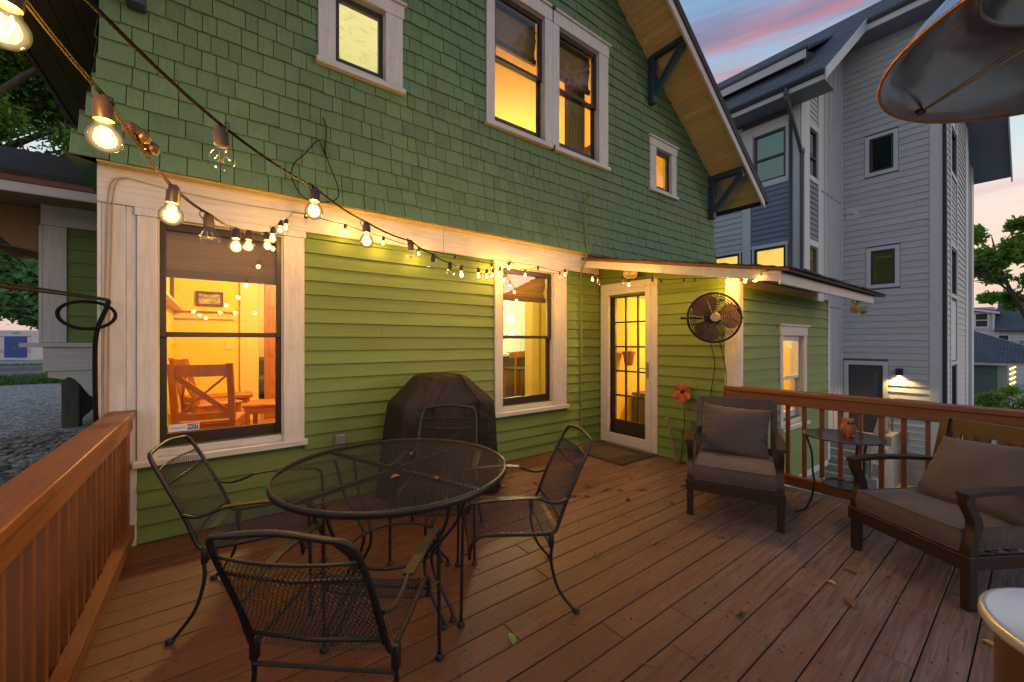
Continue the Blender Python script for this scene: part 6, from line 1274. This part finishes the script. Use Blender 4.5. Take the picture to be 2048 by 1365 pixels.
for x in (-1.25, 1.19):
    for z in (.78, .95, 2.15):
        mb = MB(); mb.box(x - .18, x + .18, .012, .0195, z, z + .06); mb.build('stripe', cre, t)
mb = MB(); mb.box(-.10, .10, -.05, -.021, 1.16, 1.22); mb.build('door_handle', M['metal'], t)
o = text('lettering', 'PODS', .26, (0, .012, 2.46), (R(90), 0, 0), plain('container_letters', (.10, .10, .13), .6, 0, 0, 2, 0), t, .004); o.location = (0, .012, 2.46)

# ------------------------------------------------------------------ right background: teal house, white house
Tt = lambda a, o, z: (40.0 - o, a, z); teal = paint('teal_siding', (.065, .135, .135), (.05, .10, .10), (30, 3, 30), .2, .6)
t = thing('teal_house', (41.5, 4.5, -2.75), 'low teal house with a grey hipped roof behind the shrub', 'house')
mb = MB(); mb.box(40.02, 46, 1.52, 8, -2.75, -.16); mb.build('wall', teal, t)
lap_boards(t, 'siding_board', Tt, 1.75, 5.5, -2.6, -.2, .15, [], teal, .02)
mb = MB(); mb.cbox(39.96, 40.02, 1.5, 1.74, -2.75, -.18, .01); mb.build('corner_board', plain('teal_trim', (.16, .27, .30), .6), t)
mb = MB(); mb.cbox(39.4, 39.46, -1.4, 8, -.14, .06, .01); mb.build('fascia', plain('pale_fascia', (.50, .53, .50), .6), t)
mb = MB(); mb.add([(39.3, -1.5, .06), (39.3, 9, .06), (44, 5.6, 2.75), (44, 4.3, 2.75), (47, -1.5, .06), (47, 9, .06)], [(0, 1, 2, 3), (0, 3, 4), (3, 2, 5, 4), (1, 5, 2), (0, 4, 5, 1)]); mb.build('roof', M['groof'], t)
mb = MB(); mb.tube([(39.7, 1.12, -2.75), (39.7, 1.12, -.14)], .10, 10); mb.build('porch_post', plain('porch_post_white', (.6, .56, .45), .6), t)
mb = MB(); mb.tube([(39.62 + .12 * math.cos(k * .9), 1.12 + .12 * math.sin(k * .9), -2.0 + k * .045) for k in range(42)], .018, 5); mb.build('light_rope', emit('rope_light', (1, .62, .16), 5), t)
t = thing('white_house', (63, 2, -2.75), 'white clapboard house with a dormer, half hidden by the tree at the right edge', 'house'); wh = paint('white_siding', (.58, .60, .62), (.40, .42, .44), (30, 3, 30), .2, .6)
Tw = lambda a, o, z: (62.0 - o, a, z)
mb = MB(); mb.box(62.02, 72, -9, 7, -2.75, 2.45); mb.build('wall', wh, t)
lap_boards(t, 'siding_board', Tw, -6, 6.5, -.6, 2.45, .16, [], wh, .025)
mb = MB(); mb.prism([(61.4, 2.45), (68, 6.1), (74, 2.45)], -9.3, 2.85, TY); mb.build('roof', M['groof'], t)
mb = MB(); mb.box(62.02, 68, 2.9, 7, 2.46, 4.8); mb.build('dormer', wh, t); lap_boards(t, 'siding_board', Tw, 2.98, 6.5, 2.47, 4.7, .15, [(3.2, 4.2, 2.75, 4.3)], plain('pale_blue_siding', (.40, .48, .55), .6), .02)
mb = MB(); mb.add([(61.5, 2.55, 4.22), (61.5, 7.2, 5.45), (68, 7.2, 5.45), (68, 2.55, 4.22), (61.5, 2.55, 4.36), (61.5, 7.2, 5.60), (68, 7.2, 5.60), (68, 2.55, 4.36)], [(0, 1, 2, 3), (4, 5, 6, 7), (0, 1, 5, 4), (1, 2, 6, 5), (2, 3, 7, 6), (3, 0, 4, 7)]); mb.build('dormer_roof', M['groof'], t)
mb = MB(); mb.add([(61.44, 2.5, 4.05), (61.44, 7.2, 5.30), (61.49, 7.2, 5.30), (61.49, 2.5, 4.05), (61.44, 2.5, 4.25), (61.44, 7.2, 5.50), (61.49, 7.2, 5.50), (61.49, 2.5, 4.25)], [(0, 1, 2, 3), (4, 5, 6, 7), (0, 1, 5, 4), (1, 2, 6, 5), (2, 3, 7, 6), (3, 0, 4, 7)]); mb.build('dormer_fascia', plain('white_trim', (.66, .66, .66), .5), t)
def farwin(T, a0, a1, z0, z1):
    mb = MB()
    for q in ((a0 - .12, a0, z0 - .12, z1 + .12), (a1, a1 + .12, z0 - .12, z1 + .12), (a0, a1, z0 - .12, z0), (a0, a1, z1, z1 + .12), (a0, a1, (z0 + z1) / 2 - .04, (z0 + z1) / 2 + .04)): mb.box(q[0], q[1], .026, .06, q[2], q[3], T)
    w = mb.build('window', bpy.data.materials['white_trim'], t); mb = MB(); mb.box(a0, a1, .012, .03, z0, z1, T); mb.build('pane', plain('far_pane', (.05, .055, .06), .15), w)
farwin(Tw, 3.32, 4.08, 2.85, 4.15); farwin(Tw, 2.0, 2.6, .95, 1.95)
mb = MB(); mb.cbox(61.3, 61.45, -9.3, 2.85, 2.30, 2.46, .01); mb.build('gutter', M['gsteel'], t); mb = MB(); mb.cbox(61.9, 61.99, 2.86, 3.0, 2.46, 4.3, .01); mb.build('corner_board', bpy.data.materials['white_trim'], t)
text('house_number', '25', .40, (61.93, 1.15, 1.25), (R(90), 0, R(-90)), M['gdark'], t, .01)
